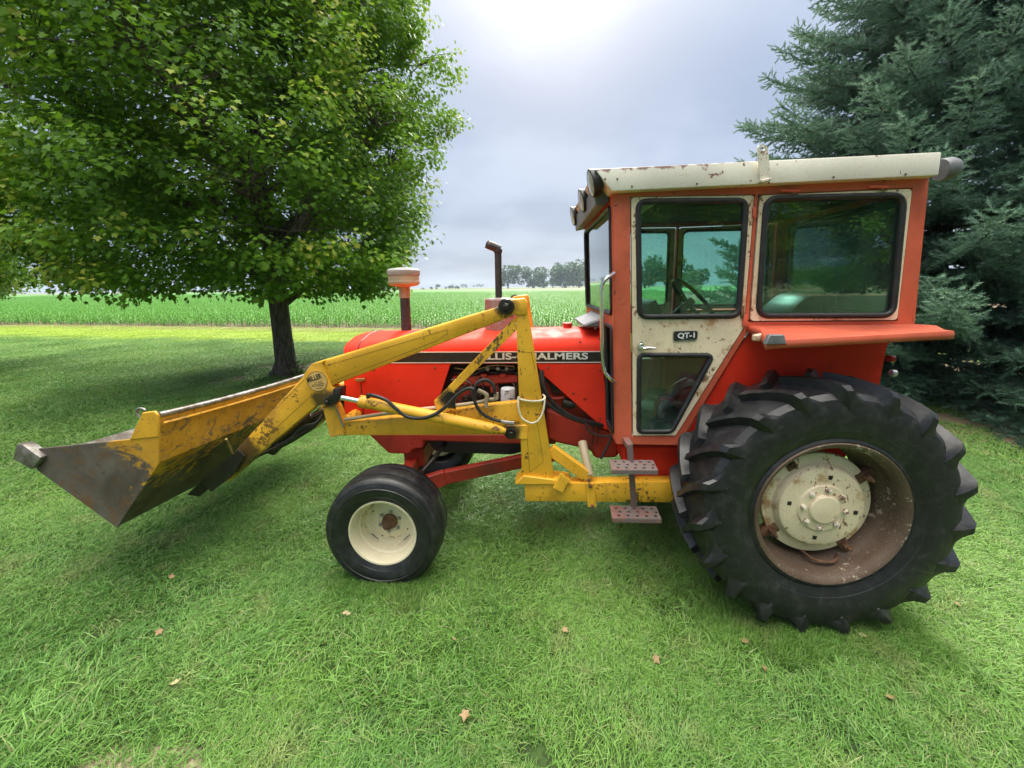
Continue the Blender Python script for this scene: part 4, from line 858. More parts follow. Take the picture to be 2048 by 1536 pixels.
pb_ = MB(); pb_.prism(rw_, 0.010, 0.016, 0); pb_.V = [(rear_x(v[2])+v[1], v[0], v[2]) for v in pb_.V]; pb_.build('pane', 'dusty_glass', rb_)
b = MB(); b.box(((xfb+RX)/2+0.02, 0, zb_f+0.03), (RX-xfb-0.05, 2*abs(YC)-0.10, 0.03), 0.004); b.build('cab_floor', 'interior', tractor)
b = MB(); b.box((xr_b-0.14, 0, (zrb+1.05)/2), (0.03, 1.14, zrb-1.05), 0.004); b.build('cab_bulkhead', 'interior', tractor)
b = MB(); b.box(((xf+xr_t)/2, 0, zt_f+0.012), (xr_t-xf-0.1, 1.18, 0.03), 0.004); b.build('headliner', 'interior', tractor)
# seat, steering wheel, dash, levers
seat = empty('seat', (U(1590, 620, 0)[0]-0.12, 0, zb_f+0.05), tractor); s0 = wloc(seat)
sb = Q(3, [(1045, 885), (1075, 845), (1130, 800), (1175, 782), (1225, 778), (1180, 900), (1050, 1010)], 0.0)
b = MB(); b.prism(round_poly(sb, 0.03, 3), -0.20, 0.20, 0.03, 3); b.V = [(x, y*0.9, z) for x, y, z in b.V]; b.build('seat_back', 'vinyl', seat)
b = MB(); b.prism(Q(3, [(1228, 780), (1280, 792), (1235, 905), (1185, 900)], 0.0), -0.19, 0.19, 0.012, 2); b.build('seat_shell', 'black', seat)
zs_ = sb[-1][1]; b = MB(); b.box((sb[-1][0]-0.12, 0, zs_-0.02), (0.42, 0.42, 0.10), 0.03, None, 3); b.build('seat_cushion', 'vinyl', seat)
b = MB(); b.box((sb[-1][0]-0.05, 0, (zs_+zb_f)/2-0.03), (0.24, 0.26, zs_-zb_f-0.1), 0.01); b.build('seat_base', 'frame_red', seat)
sw_ = empty('steering_wheel', U3(1385, 600, 0), tractor); p = wloc(sw_); nrm = Vector((0.75, 0, 0.66)).normalized(); e1 = Vector((0, 1, 0)); e2 = nrm.cross(e1)
MB().tube([p + (e1*math.cos(a)+e2*math.sin(a))*0.20 for a in np.linspace(0, 2*math.pi, 29)[:-1]], 0.014, 8, closed=True).build('wheel_rim', 'black', sw_)
for a in (math.pi/2, math.pi/2+2.1, math.pi/2-2.1): MB().tube([p-nrm*0.04, p+(e1*math.cos(a)+e2*math.sin(a))*0.19], 0.009, 6).build('spoke', 'steel', sw_)
MB().tube([p, p-nrm*0.35, p-nrm*0.55], 0.03, 10).build('steering_column', 'black', sw_)
b = MB(); b.prism(Q(3, [(362, 835), (402, 812), (430, 885), (400, 960), (360, 960)], 0.0), -0.2, 0.2, 0.01); b.build('dashboard', 'black', tractor)
b = MB(); b.prism(Q(4, [(470, 330), (560, 330), (520, 540), (490, 610), (470, 610)], -0.1), -0.1, 0.25, 0.01); b.build('console', 'cab_red', tractor)
for pts in ([(620, 320), (628, 430), (615, 520)], [(560, 720), (575, 640), (610, 590), (690, 600)], [(640, 560), (700, 500), (780, 460)]):
    MB().tube(Q3(4, pts, -0.2), 0.014, 8, smooth=3).build('lever', 'frame_red', tractor)
b = MB(); b.prism(Q(4, [(660, 590), (720, 500), (850, 470), (800, 590)], 0.0), -0.1, 0.1, 0.02); b.build('transmission_cover', 'frame_red', tractor)
# handrails
MB().tube(Q3(0, [(1228, 546, -0.645), (1214, 556, -0.68), (1204, 572, -0.68), (1203, 600, -0.68), (1204, 690, -0.68), (1208, 738, -0.68), (1220, 757, -0.68), (1231, 765, -0.645)]), 0.011, 10, smooth=4).build('handrail', 'chrome', tractor)
MB().tube(Q3(8, [(1995, 470, 0.62), (1980, 440, 0.66), (1905, 415, 0.68), (1890, 412, 0.68)]), 0.012, 8, smooth=3).build('handrail', 'chrome', tractor)
MB().tube(Q3(8, [(1825, 425, 0.68), (1760, 475, 0.68), (1745, 520, 0.68), (1750, 760, 0.68), (1770, 830, 0.68)]), 0.012, 10, smooth=4).build('handrail', 'chrome', tractor)
# steps
step = empty('step_ladder', U3(1262, 1015, -0.72), tractor)
def step_plate(yfar, ynear, xl, xr):
    Ya, Yb = -0.735, -0.87
    q = [U3(xl[0], yfar, Ya), U3(xr[0], yfar, Ya), U3(xr[1], ynear, Yb), U3(xl[1], ynear, Yb)]; zz = sum(p.z for p in q)/4
    o = [(p.x, p.y) for p in q]; hs = []
    w_ = o[1][0]-o[0][0]
    for r_ in range(3):
        for k in range(5):
            cx_ = o[0][0]+w_*(0.12+0.19*k+(0.05 if r_ % 2 else 0)); cy_ = Ya-0.028-0.040*r_
            hs.append([(cx_+0.010*math.cos(a), cy_+0.010*math.sin(a)) for a in np.linspace(0, 2*math.pi, 11)[:-1]])
    b = MB(); b.plate(o, hs, 0, 0.005); b.V = [(v[0], v[2], zz+v[1]) for v in b.V]
    b.box(((o[2][0]+o[3][0])/2, Yb, zz-0.010), (o[2][0]-o[3][0], 0.005, 0.025), 0.001)
    b.build('step', 'step_red', step)
    xm = (o[2][0]+o[3][0])/2; b = MB(); b.prism([(o[3][0]+0.02, zz-0.004), (o[2][0]-0.02, zz-0.004), (xm+0.05, zz-0.055), (xm-0.05, zz-0.055)], -0.80, -0.79, 0.001); b.build('step_gusset', 'step_red', step)
    return zz
z1 = step_plate(921.5, 941, (1218, 1223), (1306, 1316)); z2 = step_plate(1013, 1038.5, (1219.5, 1224), (1312, 1323))
pA, pB = U3(1259, 888, -0.74), U3(1268, 1015, -0.742); b = MB(); b.bar((pA.x, -0.742, pA.z), (pB.x, -0.742, z2), 0.035, 0.010, 0.002, up=(0, 1, 0)); b.bar((pA.x, -0.742, pA.z-0.01), (pA.x, -0.60, pA.z-0.01), 0.04, 0.03, 0.002); b.build('step_hanger', 'step_red', step)

# ------------------------------------------------------------------ loader
YL = -0.60
loader = empty('front_loader', (-0.5, 0, 0))
tag(loader, 'yellow chipped front-end loader frame and scoop bucket mounted on the tractor', 'loader')
def pinline(k, pts, Y, parent, r=0.0012, mat='pin_line'):
    b = MB(); P = Q3(k, pts, Y)
    for a, c in zip(P[:-1], P[1:]):
        d = (c-a).normalized(); n_ = Vector((-d.z, 0, d.x))*r
        b.add([a+n_, a-n_, c-n_, c+n_], [(0, 1, 2, 3)])
    return b.build('pin_line' if mat == 'pin_line' else 'decal_print', mat, parent)
for s in (-1, 1):
    m = s > 0
    # upright
    up = MB(); up.prism(Q(2, [(1405, 200), (1472, 150), (1478, 200), (1645, 1262), (1441, 1262), (1405, 300)], YL), YL, YL+0.10, 0.006, 2); up = up.build('upright', 'yellow', loader, 32, m)
    b = MB(); b.prism(Q(2, [(1330, 128), (1455, 113), (1474, 140), (1466, 216), (1392, 216), (1318, 228), (1310, 160)], YL-0.012), YL-0.012, YL+0.112, 0.006, 2); b.build('pivot_bracket', 'yellow', up, 32, m)
    b = MB(); c_ = Q3(2, [(1342, 165)], YL-0.014)[0]; b.lathe([(0, -0.002), (0.050, 0), (0.046, 0.012), (0.028, 0.014)], c_, (0, -1, 0), 20); b.cyl(c_+Vector((0, -0.010, 0)), c_+Vector((0, -0.035, 0)), 0.024, 6); b.cyl(c_+Vector((0, -0.035, 0)), c_+Vector((0, -0.045, 0)), 0.014, 10); b.build('pivot_pin', 'greasy', up, 32, m)
    b = MB(); b.prism(Q(2, [(1345, 905), (1462, 900), (1474, 905), (1474, 990), (1350, 990), (1328, 960)], YL-0.010), YL-0.010, YL+0.06, 0.005); b.build('cylinder_bracket', 'yellow', up, 32, m)
    b = MB(); c_ = Q3(2, [(1370, 950)], YL-0.012)[0]; b.cyl(c_+Vector((0, 0.002, 0)), c_+Vector((0, -0.012, 0)), 0.036, 14); b.cyl(c_+Vector((0, -0.010, 0)), c_+Vector((0, -0.032, 0)), 0.019, 6); b.build('cylinder_pin', 'greasy', up, 32, m)
    b = MB(); b.prism(Q(2, [(1395, 1262), (1450, 1210), (1740, 1245), (1745, 1262)], YL-0.004), YL-0.02, YL+0.12, 0.004); b.build('base_flange', 'yellow', up, 32, m)
    b = MB(); b.prism(Q(2, [(1680, 1195), (1735, 1240), (1690, 1320), (1632, 1290)], YL-0.03), YL-0.035, YL-0.022, 0.003); b.build('gusset', 'yellow', up, 32, m)
    # side beam
    b = MB(); b.prism(Q(0, [(1048.5, 968), (1420, 962), (1420, 1006), (1050.5, 1003)], YL), YL, YL+0.09, 0.006, 2); bm_ = b.build('side_beam', 'yellow', loader, 32, m)
    b = MB(); b.prism(Q(4, [(100, 1155), (160, 1150), (176, 1312), (118, 1312)], YL-0.004), YL-0.014, YL-0.002, 0.003); cp = b.build('clamp_plate', 'yellow', bm_, 32, m)
    for x, y in ((136, 1175), (148, 1308), (126, 1135)):
        c_ = Q3(4, [(x, y)], YL-0.014)[0]; b = MB(); b.cyl(c_+Vector((0, 0.004, 0)), c_+Vector((0, -0.012, 0)), 0.013, 6); b.build('bolt', 'rusty', cp, 32, m)
    b = MB(); P = Q3(2, [(1615, 1050, YL+0.05), (1860, 1225, YL+0.03)]); b.bar(P[0], P[1], 0.05, 0.075, 0.005); b.build('rear_brace', 'yellow', loader, 32, m)
    b = MB(); P = Q3(2, [(1815, 1010, YL+0.16), (1832, 1090, YL+0.08), (1862, 1210, YL+0.02)]); b.tube(P, [0.032, 0.027, 0.024], 14); b.build('brace_tube', 'tan_paint', loader, 50, m)
    # lower frame member running forward, with drop plate
    b = MB(); b.prism(Q(2, [(335, 880), (760, 845), (1130, 790), (1440, 755), (1445, 905), (1420, 960), (330, 965)], YL+0.03), YL+0.03, YL+0.10, 0.006, 2); lf = b.build('lower_frame', 'yellow', loader, 32, m)
    b = MB(); b.prism(Q(2, [(200, 790), (262, 770), (285, 790), (345, 960), (248, 978)], YL+0.02), YL+0.02, YL+0.11, 0.005); b.build('drop_plate', 'yellow', lf, 32, m)
    b = MB(); b.prism(Q(2, [(270, 765), (292, 790), (338, 905), (330, 920)], YL+0.016), YL+0.012, YL+0.02, 0.002); b.build('plate_flange', 'steel', lf, 32, m)
    # brace strut
    b = MB(); b.prism(Q(2, [(1395, 232), (1408, 310), (1020, 690), (1030, 812), (910, 805), (893, 750), (960, 685)], YL+0.005), YL+0.002, YL+0.026, 0.003); stt = b.build('strut', 'yellow', loader, 32, m)
    if not m:
        b = MB(); b.prism(round_poly(Q(2, [(935, 745), (985, 690), (1020, 700), (1028, 805), (1000, 790), (985, 800), (965, 770)], YL), 0.01, 2), YL+0.0005, YL+0.004, 0); b.build('bare_patch', 'greasy', stt)
    # arm: upper, knee plate, lower
    yA0, yA1 = YL+0.004, YL+0.094
    arm = empty('arm', Q3(2, [(200, 600)], YL)[0] if not m else Vector((Q(2, [(200, 600)], YL)[0][0], -YL, Q(2, [(200, 600)], YL)[0][1])), loader)
    b = MB(); b.prism(Q(2, [(1345, 130), (1385, 165), (1375, 225), (1330, 245), (255, 660), (200, 520), (215, 497), (1290, 168)], YL), yA0, yA1, 0.012, 2); b.build('arm_beam', 'yellow', arm, 32, m)
    b = MB(); b.prism(Q(2, [(1310, 165), (1345, 140), (1380, 165), (1385, 205), (1330, 235), (1312, 210)], YL), yA0-0.003, yA0+0.02, 0.004); b.build('arm_boss', 'greasy', arm, 32, m)
    b = MB(); b.prism(Q(2, [(215, 497), (200, 520), (255, 660), (285, 690), (262, 755), (165, 785), (80, 590), (130, 522)], YL-0.006), YL-0.006, YL+0.104, 0.006, 2); b.build('knee_plate', 'yellow', arm, 32, m)
    la = Q(1, [(1815, 45), (1782, 85), (1362, 545), (1290, 700), (1330, 720), (1475, 585), (1860, 262), (1840, 150)], YL); MB().prism(la, yA0, yA1, 0.012, 2).build('lower_arm', 'yellow', arm, 32, m)
    if m:
        for o_ in arm.children: o_.location.z -= 0.022
    if not m:
        for k, pts in ((2, [(200, 540), (975, 308), (980, 328)]), (2, [(250, 635), (910, 378), (980, 330)])): pinline(k, pts, yA0-0.0015, arm)
        for k, pts in ((1, [(1780, 115), (1400, 500)]), (1, [(1820, 210), (1440, 560)])): pinline(k, pts, yA0-0.0015, arm)
        pinline(2, [(1462, 830), (1487, 1195), (1573, 1128), (1525, 830)], YL-0.0015, up); pinline(2, [(1415, 445), (1500, 450), (1520, 560)], YL-0.0015, up)
        c_ = Q3(2, [(170, 628)], YL-0.0066)[0]; rr = (Q3(2, [(232, 628)], YL)[0]-Q3(2, [(108, 628)], YL)[0]).length/2
        dc = MB().lathe([(0, 0.0016), (rr, 0.0016), (rr, -0.001)], c_, (0, -1, 0), 36).build('maker_decal', 'decal', arm)
        MB().lathe([(rr*0.965, 0.0026), (rr, 0.0026), (rr, 0.001)], c_, (0, -1, 0), 36).build('decal_ring', 'ink', dc)
        q = Q3(2, [(112, 637), (200, 607)], YL-0.0105)
        put_text('decal_text', 'MILLER', q[0], (q[1]-q[0]).length, 0.033, 'ink', dc, 0.03, math.atan2(q[1].z-q[0].z, q[1].x-q[0].x))
        for x, y, w_ in ((148, 640, 20), (172, 636, 28), (135, 654, 32), (172, 648, 40), (132, 664, 22), (160, 660, 50), (162, 676, 40)):
            pinline(2, [(x, y), (x+w_*0.5, y-w_*0.1), (x+w_, y-w_*0.16)], YL-0.0108, dc, 0.0016, 'ink')
    # lift cylinder
    cy = empty('lift_cylinder', Vector((Q(2, [(900, 850)], YL-0.05)[0][0], s*0.65, Q(2, [(900, 850)], YL-0.05)[0][1])), loader); YK = YL-0.045
    P = Q3(2, [(1340, 938), (435, 752), (425, 748), (300, 725)], YK)
    b = MB(); d = (P[1]-P[0]).normalized(); L_ = (P[1]-P[0]).length
    b.lathe([(0, 0.0), (0.016, 0.0), (0.024, 0.03), (0.034, 0.10), (0.036, 0.14), (0.036, L_-0.05), (0.040, L_-0.05), (0.040, L_), (0.02, L_), (0, L_)], P[0], d, 24); b.build('barrel', 'yellow', cy, 40, m)
    b = MB(); b.cyl(P[1]-d*0.02, P[3], 0.0165, 18); b.build('rod', 'rod_chrome', cy, 40, m)
    b = MB(); b.prism(Q(2, [(205, 745), (262, 705), (265, 675), (312, 672), (312, 735), (285, 770), (240, 780), (215, 780)], YK-0.02), YK-0.02, YL+0.02, 0.006, 2); c_ = Q3(2, [(230, 758)], YK-0.02)[0]; b.cyl(c_, c_+Vector((0, -0.015, 0)), 0.014, 8); b.build('clevis', 'greasy', cy, 32, m)
    if not m:
        b = MB(); b.tube(Q3(2, [(488, 715), (525, 718), (600, 748), (655, 795), (720, 845), (800, 858), (880, 842), (950, 800), (1010, 740), (1060, 695), (1110, 672), (1140, 680)], YK-0.035), 0.011, 10, smooth=4); b.build('hydraulic_hose', 'hose', loader, 50)
        b = MB(); q = Q3(2, [(485, 714)], YK-0.035)[0]; b.cyl(q+Vector((0, 0, -0.02)), q+Vector((0, 0, 0.012)), 0.014, 8); b.cyl(q, q+Vector((0.03, 0, 0)), 0.012, 8); b.build('hose_fitting', 'greasy', loader)
        b = MB(); b.tube(Q3(2, [(1272, 705, YL-0.02), (1268, 665, YL-0.02), (1240, 630, YL-0.02), (1200, 620, YL-0.03), (1158, 645, YL-0.04), (1140, 700, YL-0.04), (1152, 770, YL-0.04), (1190, 825, YL-0.04), (1250, 860, YL-0.03), (1320, 880, YL-0.03)]), 0.011, 10, smooth=4); b.build('hydraulic_hose', 'hose', loader, 50)
        b = MB(); b.tube(Q3(2, [(1310, 878), (1345, 885), (1390, 888)], YL-0.03), 0.012, 8); b.build('hose_fitting', 'steel', loader)
        b = MB(); b.tube(Q3(2, [(340, 866), (600, 828), (830, 800), (1000, 782), (1170, 760), (1220, 745), (1280, 738)], YL+0.015), 0.012, 10, smooth=2); b.build('hydraulic_pipe', 'tan_paint', loader, 50)
        b = MB(); b.tube(Q3(2, [(1280, 738), (1280, 700)], YL), 0.015, 10); b.tube(Q3(2, [(1218, 790), (1218, 745), (1222, 712), (1180, 690), (1165, 682)], YL), 0.013, 10, smooth=3); b.build('pipe_elbow', 'tan_paint', loader, 50)
        # rope loop tied round the upright
        b = MB(); b.tube(Q3(2, [(1418, 722, YL-0.012), (1430, 740, YL-0.014), (1500, 752, YL-0.014), (1560, 748, YL-0.014), (1582, 728, YL+0.02), (1570, 712, YL+0.11)]), 0.0065, 7, smooth=4)
        b.tube(Q3(2, [(1415, 730, YL-0.012), (1418, 790, YL-0.03), (1435, 850, YL-0.03), (1470, 878, YL-0.035), (1505, 888, YL-0.03), (1545, 868, YL-0.03), (1572, 810, YL-0.02), (1582, 735, YL-0.01)]), 0.006, 7, smooth=4); b.build('rope', 'rope', loader, 60)
b = MB(); xm_, zm_ = Q(2, [(360, 860)], 0)[0]
b.cyl((Q(2, [(300, 930)], YL)[0][0], YL+0.1, Q(2, [(300, 920)], YL)[0][1]), (Q(2, [(300, 930)], YL)[0][0], -YL-0.1, Q(2, [(300, 920)], YL)[0][1]), 0.045, 16); b.build('cross_tube', 'yellow', loader)
x_, z_ = Q(1, [(1640, 330)], YL)[0]; b = MB(); b.cyl((x_, YL+0.09, z_), (x_, -YL-0.09, z_), 0.05, 16); b.build('arm_cross_tube', 'yellow', loader)

# bucket
BW = 0.93
bk = empty('bucket', (-2.0, 0, 0.6), loader)
sp = Q(1, [(172, 524), (760, 464), (832, 308), (905, 298), (926, 322), (932, 602), (684, 984), (215, 645)], -BW)
for s in (-1, 1):
    MB().prism(sp, -BW, -BW+0.012, 0.003).build('side_plate', 'bucket_side', bk, 32, s > 0)
    er = Q(1, [(760, 466), (834, 310), (904, 300), (924, 322), (928, 448)], -BW-0.003); MB().prism(er, -BW-0.006, -BW+0.002, 0.003).build('ear', 'yellow', bk, 32, s > 0)
    b = MB(); b.prism(Q(1, [(102, 492), (135, 495), (242, 572), (190, 642), (82, 580)], -BW-0.03), -BW-0.035, -BW+0.025, 0.006, 2); 
    if s < 0: b.build('edge_block', 'lip_steel', bk)
prof = [sp[0], sp[7], sp[6], sp[5], sp[4]]      # lip top, lip, heel, back bend, back top
def sheet(name, a, c, mat, dip=0.0, th=0.012, ny=12, over=0.0):
    b = MB(); V = []; F = []
    d = Vector((c[0]-a[0], c[1]-a[1])).normalized(); nx, nz = -d.y*th, d.x*th
    for i in range(ny+1):
        y = -BW+0.011+(2*BW-0.022)*i/ny; dp = dip*(1-abs(y/BW)**2)
        V += [(a[0], y, a[1]), (c[0], y, c[1]-dp), (c[0]+nx, y, c[1]+nz-dp), (a[0]+nx, y, a[1]+nz)]
    for i in range(ny):
        o = i*4
        for j in range(4): F.append((o+j, o+(j+1) % 4, o+4+(j+1) % 4, o+4+j))
    F += [(0, 1, 2, 3), tuple(ny*4+j for j in (3, 2, 1, 0))]
    return b.add(V, F).build(name, mat, bk)
ins = 0.004
pf = shrink([sp[0], sp[1], sp[4], sp[5], sp[6], sp[7]], ins)
lipT, topB, bend, heel, lipB = pf[0], pf[2], pf[3], pf[4], pf[5]
sheet('floor_plate', lipB, heel, 'bucket_steel'); sheet('lower_back', heel, bend, 'bucket_back'); sheet('upper_back', bend, topB, 'bucket_back', dip=0.02)
inn = MB()
b = MB(); b.tube([(topB[0]-0.012, y, topB[1]+0.004-0.02*(1-abs(y/BW)**2)) for y in np.linspace(-BW+0.02, BW-0.02, 13)], 0.019, 8); b.build('top_rail', 'lip_steel', bk, 50)
b = MB(); b.tube([(topB[0]+0.010, y, topB[1]-0.045-0.02*(1-abs(y/BW)**2)) for y in np.linspace(-BW+0.02, BW-0.02, 13)], 0.008, 6); b.build('seam_bead', 'bucket_back', bk, 50)
b = MB(); b.bar((heel[0]+0.03, -BW+0.02, heel[1]+0.055), (heel[0]+0.03, BW-0.02, heel[1]+0.055), 0.012, 0.012, 0.002); b.build('seam_bead', 'bucket_back', bk)
b = MB(); L0 = Vector((lipB[0], 0, lipB[1])); L1 = Vector((lipT[0], 0, lipT[1])); dd = (Vector((heel[0]-lipB[0], 0, heel[1]-lipB[1]))).normalized()
b.prism([(lipB[0]-dd.x*0.09, lipB[1]-dd.z*0.09), (lipB[0]+dd.x*0.09, lipB[1]+dd.z*0.09-0.012), (lipB[0]+dd.x*0.09, lipB[1]+dd.z*0.09+0.012), (lipB[0]-dd.x*0.06, lipB[1]-dd.z*0.06+0.022)], -BW+0.072, BW-0.072, 0.004); b.build('cutting_edge', 'lip_steel', bk)
b = MB(); b.tube(Q3(1, [(812, 330), (800, 305), (806, 284), (830, 280), (850, 292)], -BW+0.06), 0.007, 8, smooth=3); b.build('hook', 'steel', bk, 50)
b = MB(); q = Q3(1, [(1322, 452, -0.72), (1362, 535, -0.66)]); b.tube(q, 0.007, 6); b.build('pin_handle', 'brass', bk)
for o_ in bk.children:                          # the bucket hangs a little lower on its far side
    for v in o_.data.vertices: v.co.z -= 0.058*(v.co.y+o_.location.y+BW)
# bucket brackets and dump cylinders behind it
for s in (-1, 1):
    m = s > 0
    b = MB(); b.prism(Q(1, [(1180, 700), (1300, 600), (1400, 520), (1440, 560), (1360, 680), (1240, 770)], YL-0.02), YL-0.03, YL-0.018, 0.003); b.build('bucket_bracket', 'greasy', loader, 32, m)
    b = MB(); P = Q3(1, [(1260, 700, -0.40), (1840, 330, -0.40)]); b.cyl(P[0], P[1], 0.034, 16); b.cyl(P[1], P[1]+(P[1]-P[0])*0.1, 0.018, 10); b.build('dump_cylinder', 'greasy', loader, 40, m)
    b = MB(); b.tube(Q3(1, [(1580, 485, -0.56), (1640, 490, -0.56), (1700, 460, -0.55), (1770, 395, -0.53), (1850, 370, -0.50), (1890, 320, -0.46)]), 0.011, 8, smooth=4); b.build('hydraulic_hose', 'hose', loader, 50, m)
    b = MB(); b.tube(Q3(1, [(1300, 690, -0.44), (1450, 590, -0.44), (1600, 520, -0.44), (1740, 450, -0.44), (1830, 390, -0.44)]), 0.012, 8, smooth=3); b.build('hydraulic_hose', 'hose', loader, 50, m)
    b = MB(); b.prism(Q(1, [(1090, 790), (1200, 690), (1420, 560), (1470, 580), (1330, 690), (1210, 760), (1165, 800)], -0.50), -0.50, -0.47, 0.004); b.build('bucket_link', 'greasy', loader, 32, m)
    b = MB(); b.prism(Q(1, [(1530, 540), (1600, 440), (1890, 300), (1900, 330), (1830, 410), (1700, 490), (1640, 520), (1600, 560)], -0.42), -0.42, -0.38, 0.004); b.build('lever_plate', 'greasy', loader, 32, m)
# ------------------------------------------------------------------ trees
LEAF = np.array([(0, 0), (0.40, 0.03), (0.30, 0.26), (0.60, 0.52), (0.27, 0.56), (0, 1.0), (-0.27, 0.56), (-0.60, 0.52), (-0.30, 0.26), (-0.40, 0.03)])
def frames(d, nrm):
    d = d/np.linalg.norm(d, axis=1, keepdims=True); n = nrm-(nrm*d).sum(1, keepdims=True)*d; n /= np.linalg.norm(n, axis=1, keepdims=True)+1e-9
    return d, np.cross(d, n), n
def leaves_mesh(name, base, d, nrm, size, tint, shape=LEAF, fold=0.16):
    d, s, n = frames(d, nrm); k = len(shape)
    V = base[:, None, :] + size[:, None, None]*(shape[None, :, 1, None]*d[:, None, :] + shape[None, :, 0, None]*s[:, None, :] + (fold*np.abs(shape[:, 0])-0.12*shape[:, 1]**2)[None, :, None]*n[:, None, :])
    F = np.arange(len(base)*k).reshape(-1, k)
    return np_mesh(name, V.reshape(-1, 3), F, {'tint': tint})
def maple(loc, label, seed=3, nclus=10800, per=16, Rh=4.0, Rv=5.9, zc=5.4, shift=(-0.35, -0.15), lsz=0.088, group=None):
    r = np.random.default_rng(seed); rr = random.Random(seed)
    root = empty('maple_tree', loc); L0 = Vector(loc)
    def env(th, z):
        u = (z-zc)/Rv; e = math.sqrt(max(0.0, 1-u*u)) if z > 1.2 else 0
        return Rh*e*(1+0.10*math.sin(3*th+1.3+z*0.7)+0.07*math.sin(5*th-z*1.1)+0.05*math.sin(9*th+2.2*z))
    tr = MB(); tr.tube([(0, 0, -0.05), (0.0, 0, 0.05), (-0.01, 0, 0.25), (-0.03, 0, 0.9), (-0.06, 0.02, 1.6), (-0.10, 0.02, 2.2), (-0.15, 0, 3.6), (-0.2, 0, 5.5), (-0.2, 0, 8.0)], [0.30, 0.27, 0.215, 0.195, 0.19, 0.17, 0.12, 0.085, 0.03], 14)
    for a in np.linspace(0, 6.28, 6)[:-1]:
        tr.tube([(math.cos(a)*0.12, math.sin(a)*0.12, 0.28), (math.cos(a)*0.24, math.sin(a)*0.24, 0.06), (math.cos(a)*0.42, math.sin(a)*0.42, -0.06)], [0.10, 0.085, 0.03], 7)
    limbs = []
    for k in range(20):
        z0 = 1.45+0.30*k if k < 15 else 1.6+0.35*(k-15); a = k*2.39996+0.7; zt = z0+rr.uniform(1.2, 2.8); Rr = env(a, min(zt, zc+Rv-0.6))*0.86
        if k == 2: zt = z0+0.7
        p0 = Vector((-0.06, 0.01, z0)); Rr *= 0.88; p3 = Vector((math.cos(a)*Rr+shift[0]*0.7, math.sin(a)*Rr+shift[1]*0.7, zt))
        p1 = p0.lerp(p3, 0.35)+Vector((0, 0, 0.15)); p2 = p0.lerp(p3, 0.7)+Vector((rr.gauss(0, 0.2), rr.gauss(0, 0.2), 0.25))
        r0 = 0.085-0.002*k; tr.tube([p0, p1, p2, p3], [r0, r0*0.7, r0*0.45, 0.012], 8, smooth=3); limbs += [p0.lerp(p1, 0.5), p1, p1.lerp(p2, 0.5), p2, p2.lerp(p3, 0.5), p3]
    LP = np.array([tuple(p) for p in limbs])
    C = []; A = []; new = []; nb_ = 640; per_b = nclus//nb_
    for i in range(nb_):                              # boughs: leafy sprays around their outer ends, gaps between them
        while True:
            th = r.random()*2*math.pi; z = 1.75+(zc+Rv-1.9)*r.random(); e = env(th, z)
            if r.random() < e/Rh/1.15: break
        f = 1.0-0.58*r.random()**1.9; tip = np.array([math.cos(th)*e*f+shift[0], math.sin(th)*e*f+shift[1], z]); up = 0.30+0.45*(z-zc)/Rv+r.normal(0, 0.12)
        ax0 = np.array([math.cos(th), math.sin(th), up]); ax0 /= np.linalg.norm(ax0); sd_ = np.cross(ax0, [0, 0, 1.0]); sd_ /= np.linalg.norm(sd_); upv = np.cross(sd_, ax0)
        young = f > 0.80 and r.random() < 0.6
        for j in range(per_b):
            s = r.random()**0.8; wd = 0.12+0.42*(1-s)**0.7
            c_ = tip-ax0*1.35*(1-s)+sd_*r.normal(0, wd)+upv*r.normal(0, wd*0.42)
            zm = 1.72+0.16*max(0.0, -c_[0]-0.8)
            if c_[2] < zm: c_[2] = zm+0.6*r.random()**2
            o_ = ax0*0.8+sd_*r.normal(0, 0.5)+upv*r.normal(0.1, 0.35); C.append(c_); A.append(o_/np.linalg.norm(o_)); new.append(young and s > 0.72)
    C = np.array(C); A = np.array(A); new = np.array(new)
    tw = MB()
    for i in range(0, len(C), 4):
        d2 = ((LP-C[i])**2).sum(1)+np.where(LP[:, 2] > C[i][2]+0.2, 3, 0); q = LP[d2.argmin()]
        if d2.min() < 1.7: m_ = (q+C[i])/2+np.array([0, 0, 0.12]); tr.tube([q, m_, C[i]+A[i]*0.2], [0.014, 0.009, 0.003], 4, caps=False)
    trunk_o = tr; trunk_o.V = [(v[0]+L0.x, v[1]+L0.y, v[2]+L0.z) for v in trunk_o.V]; trunk_o.build('trunk', 'bark', root, 60)
    n = len(C)*per; j = np.tile(np.arange(per), len(C)); ci = np.repeat(np.arange(len(C)), per)
    s = (j/(per-1))*0.42-0.12; ax_ = A[ci]; ang = j*2.4+r.random(n)*0.8
    e1 = np.cross(ax_, np.array([0, 0, 1.0])); e1 /= np.linalg.norm(e1, axis=1, keepdims=True)+1e-9; e2 = np.cross(e1, ax_)
    rad = e1*np.cos(ang)[:, None]+e2*np.sin(ang)[:, None]; pet = 0.04+0.10*r.random(n)
    nw = new[ci] & (j > per*0.55)
    base = C[ci]+ax_*s[:, None]+rad*pet[:, None]+np.where(nw[:, None], [0, 0, 0.06], 0)
    d = rad*0.8+ax_*0.5+r.normal(0, 0.25, (n, 3)); d[:, 2] -= 0.55; nrm = np.array([0, 0, 1.0])+ax_*0.45+r.normal(0, 0.35, (n, 3))
    size = lsz*(0.62+0.6*r.random(n))*np.where(nw, 0.85, 1)
    tint = np.clip(0.18+0.42*r.random(n)+0.12*np.sin(C[ci][:, 0]*2+C[ci][:, 2]*1.7)+np.where(new[ci], 0.16, 0)+np.where(nw, 0.12+0.25*r.random(n)*(j >= per-4), 0), 0, 1)
    me = leaves_mesh('crown', base, d, nrm, size, tint); me.materials.append(MAT['maple_leaf'])
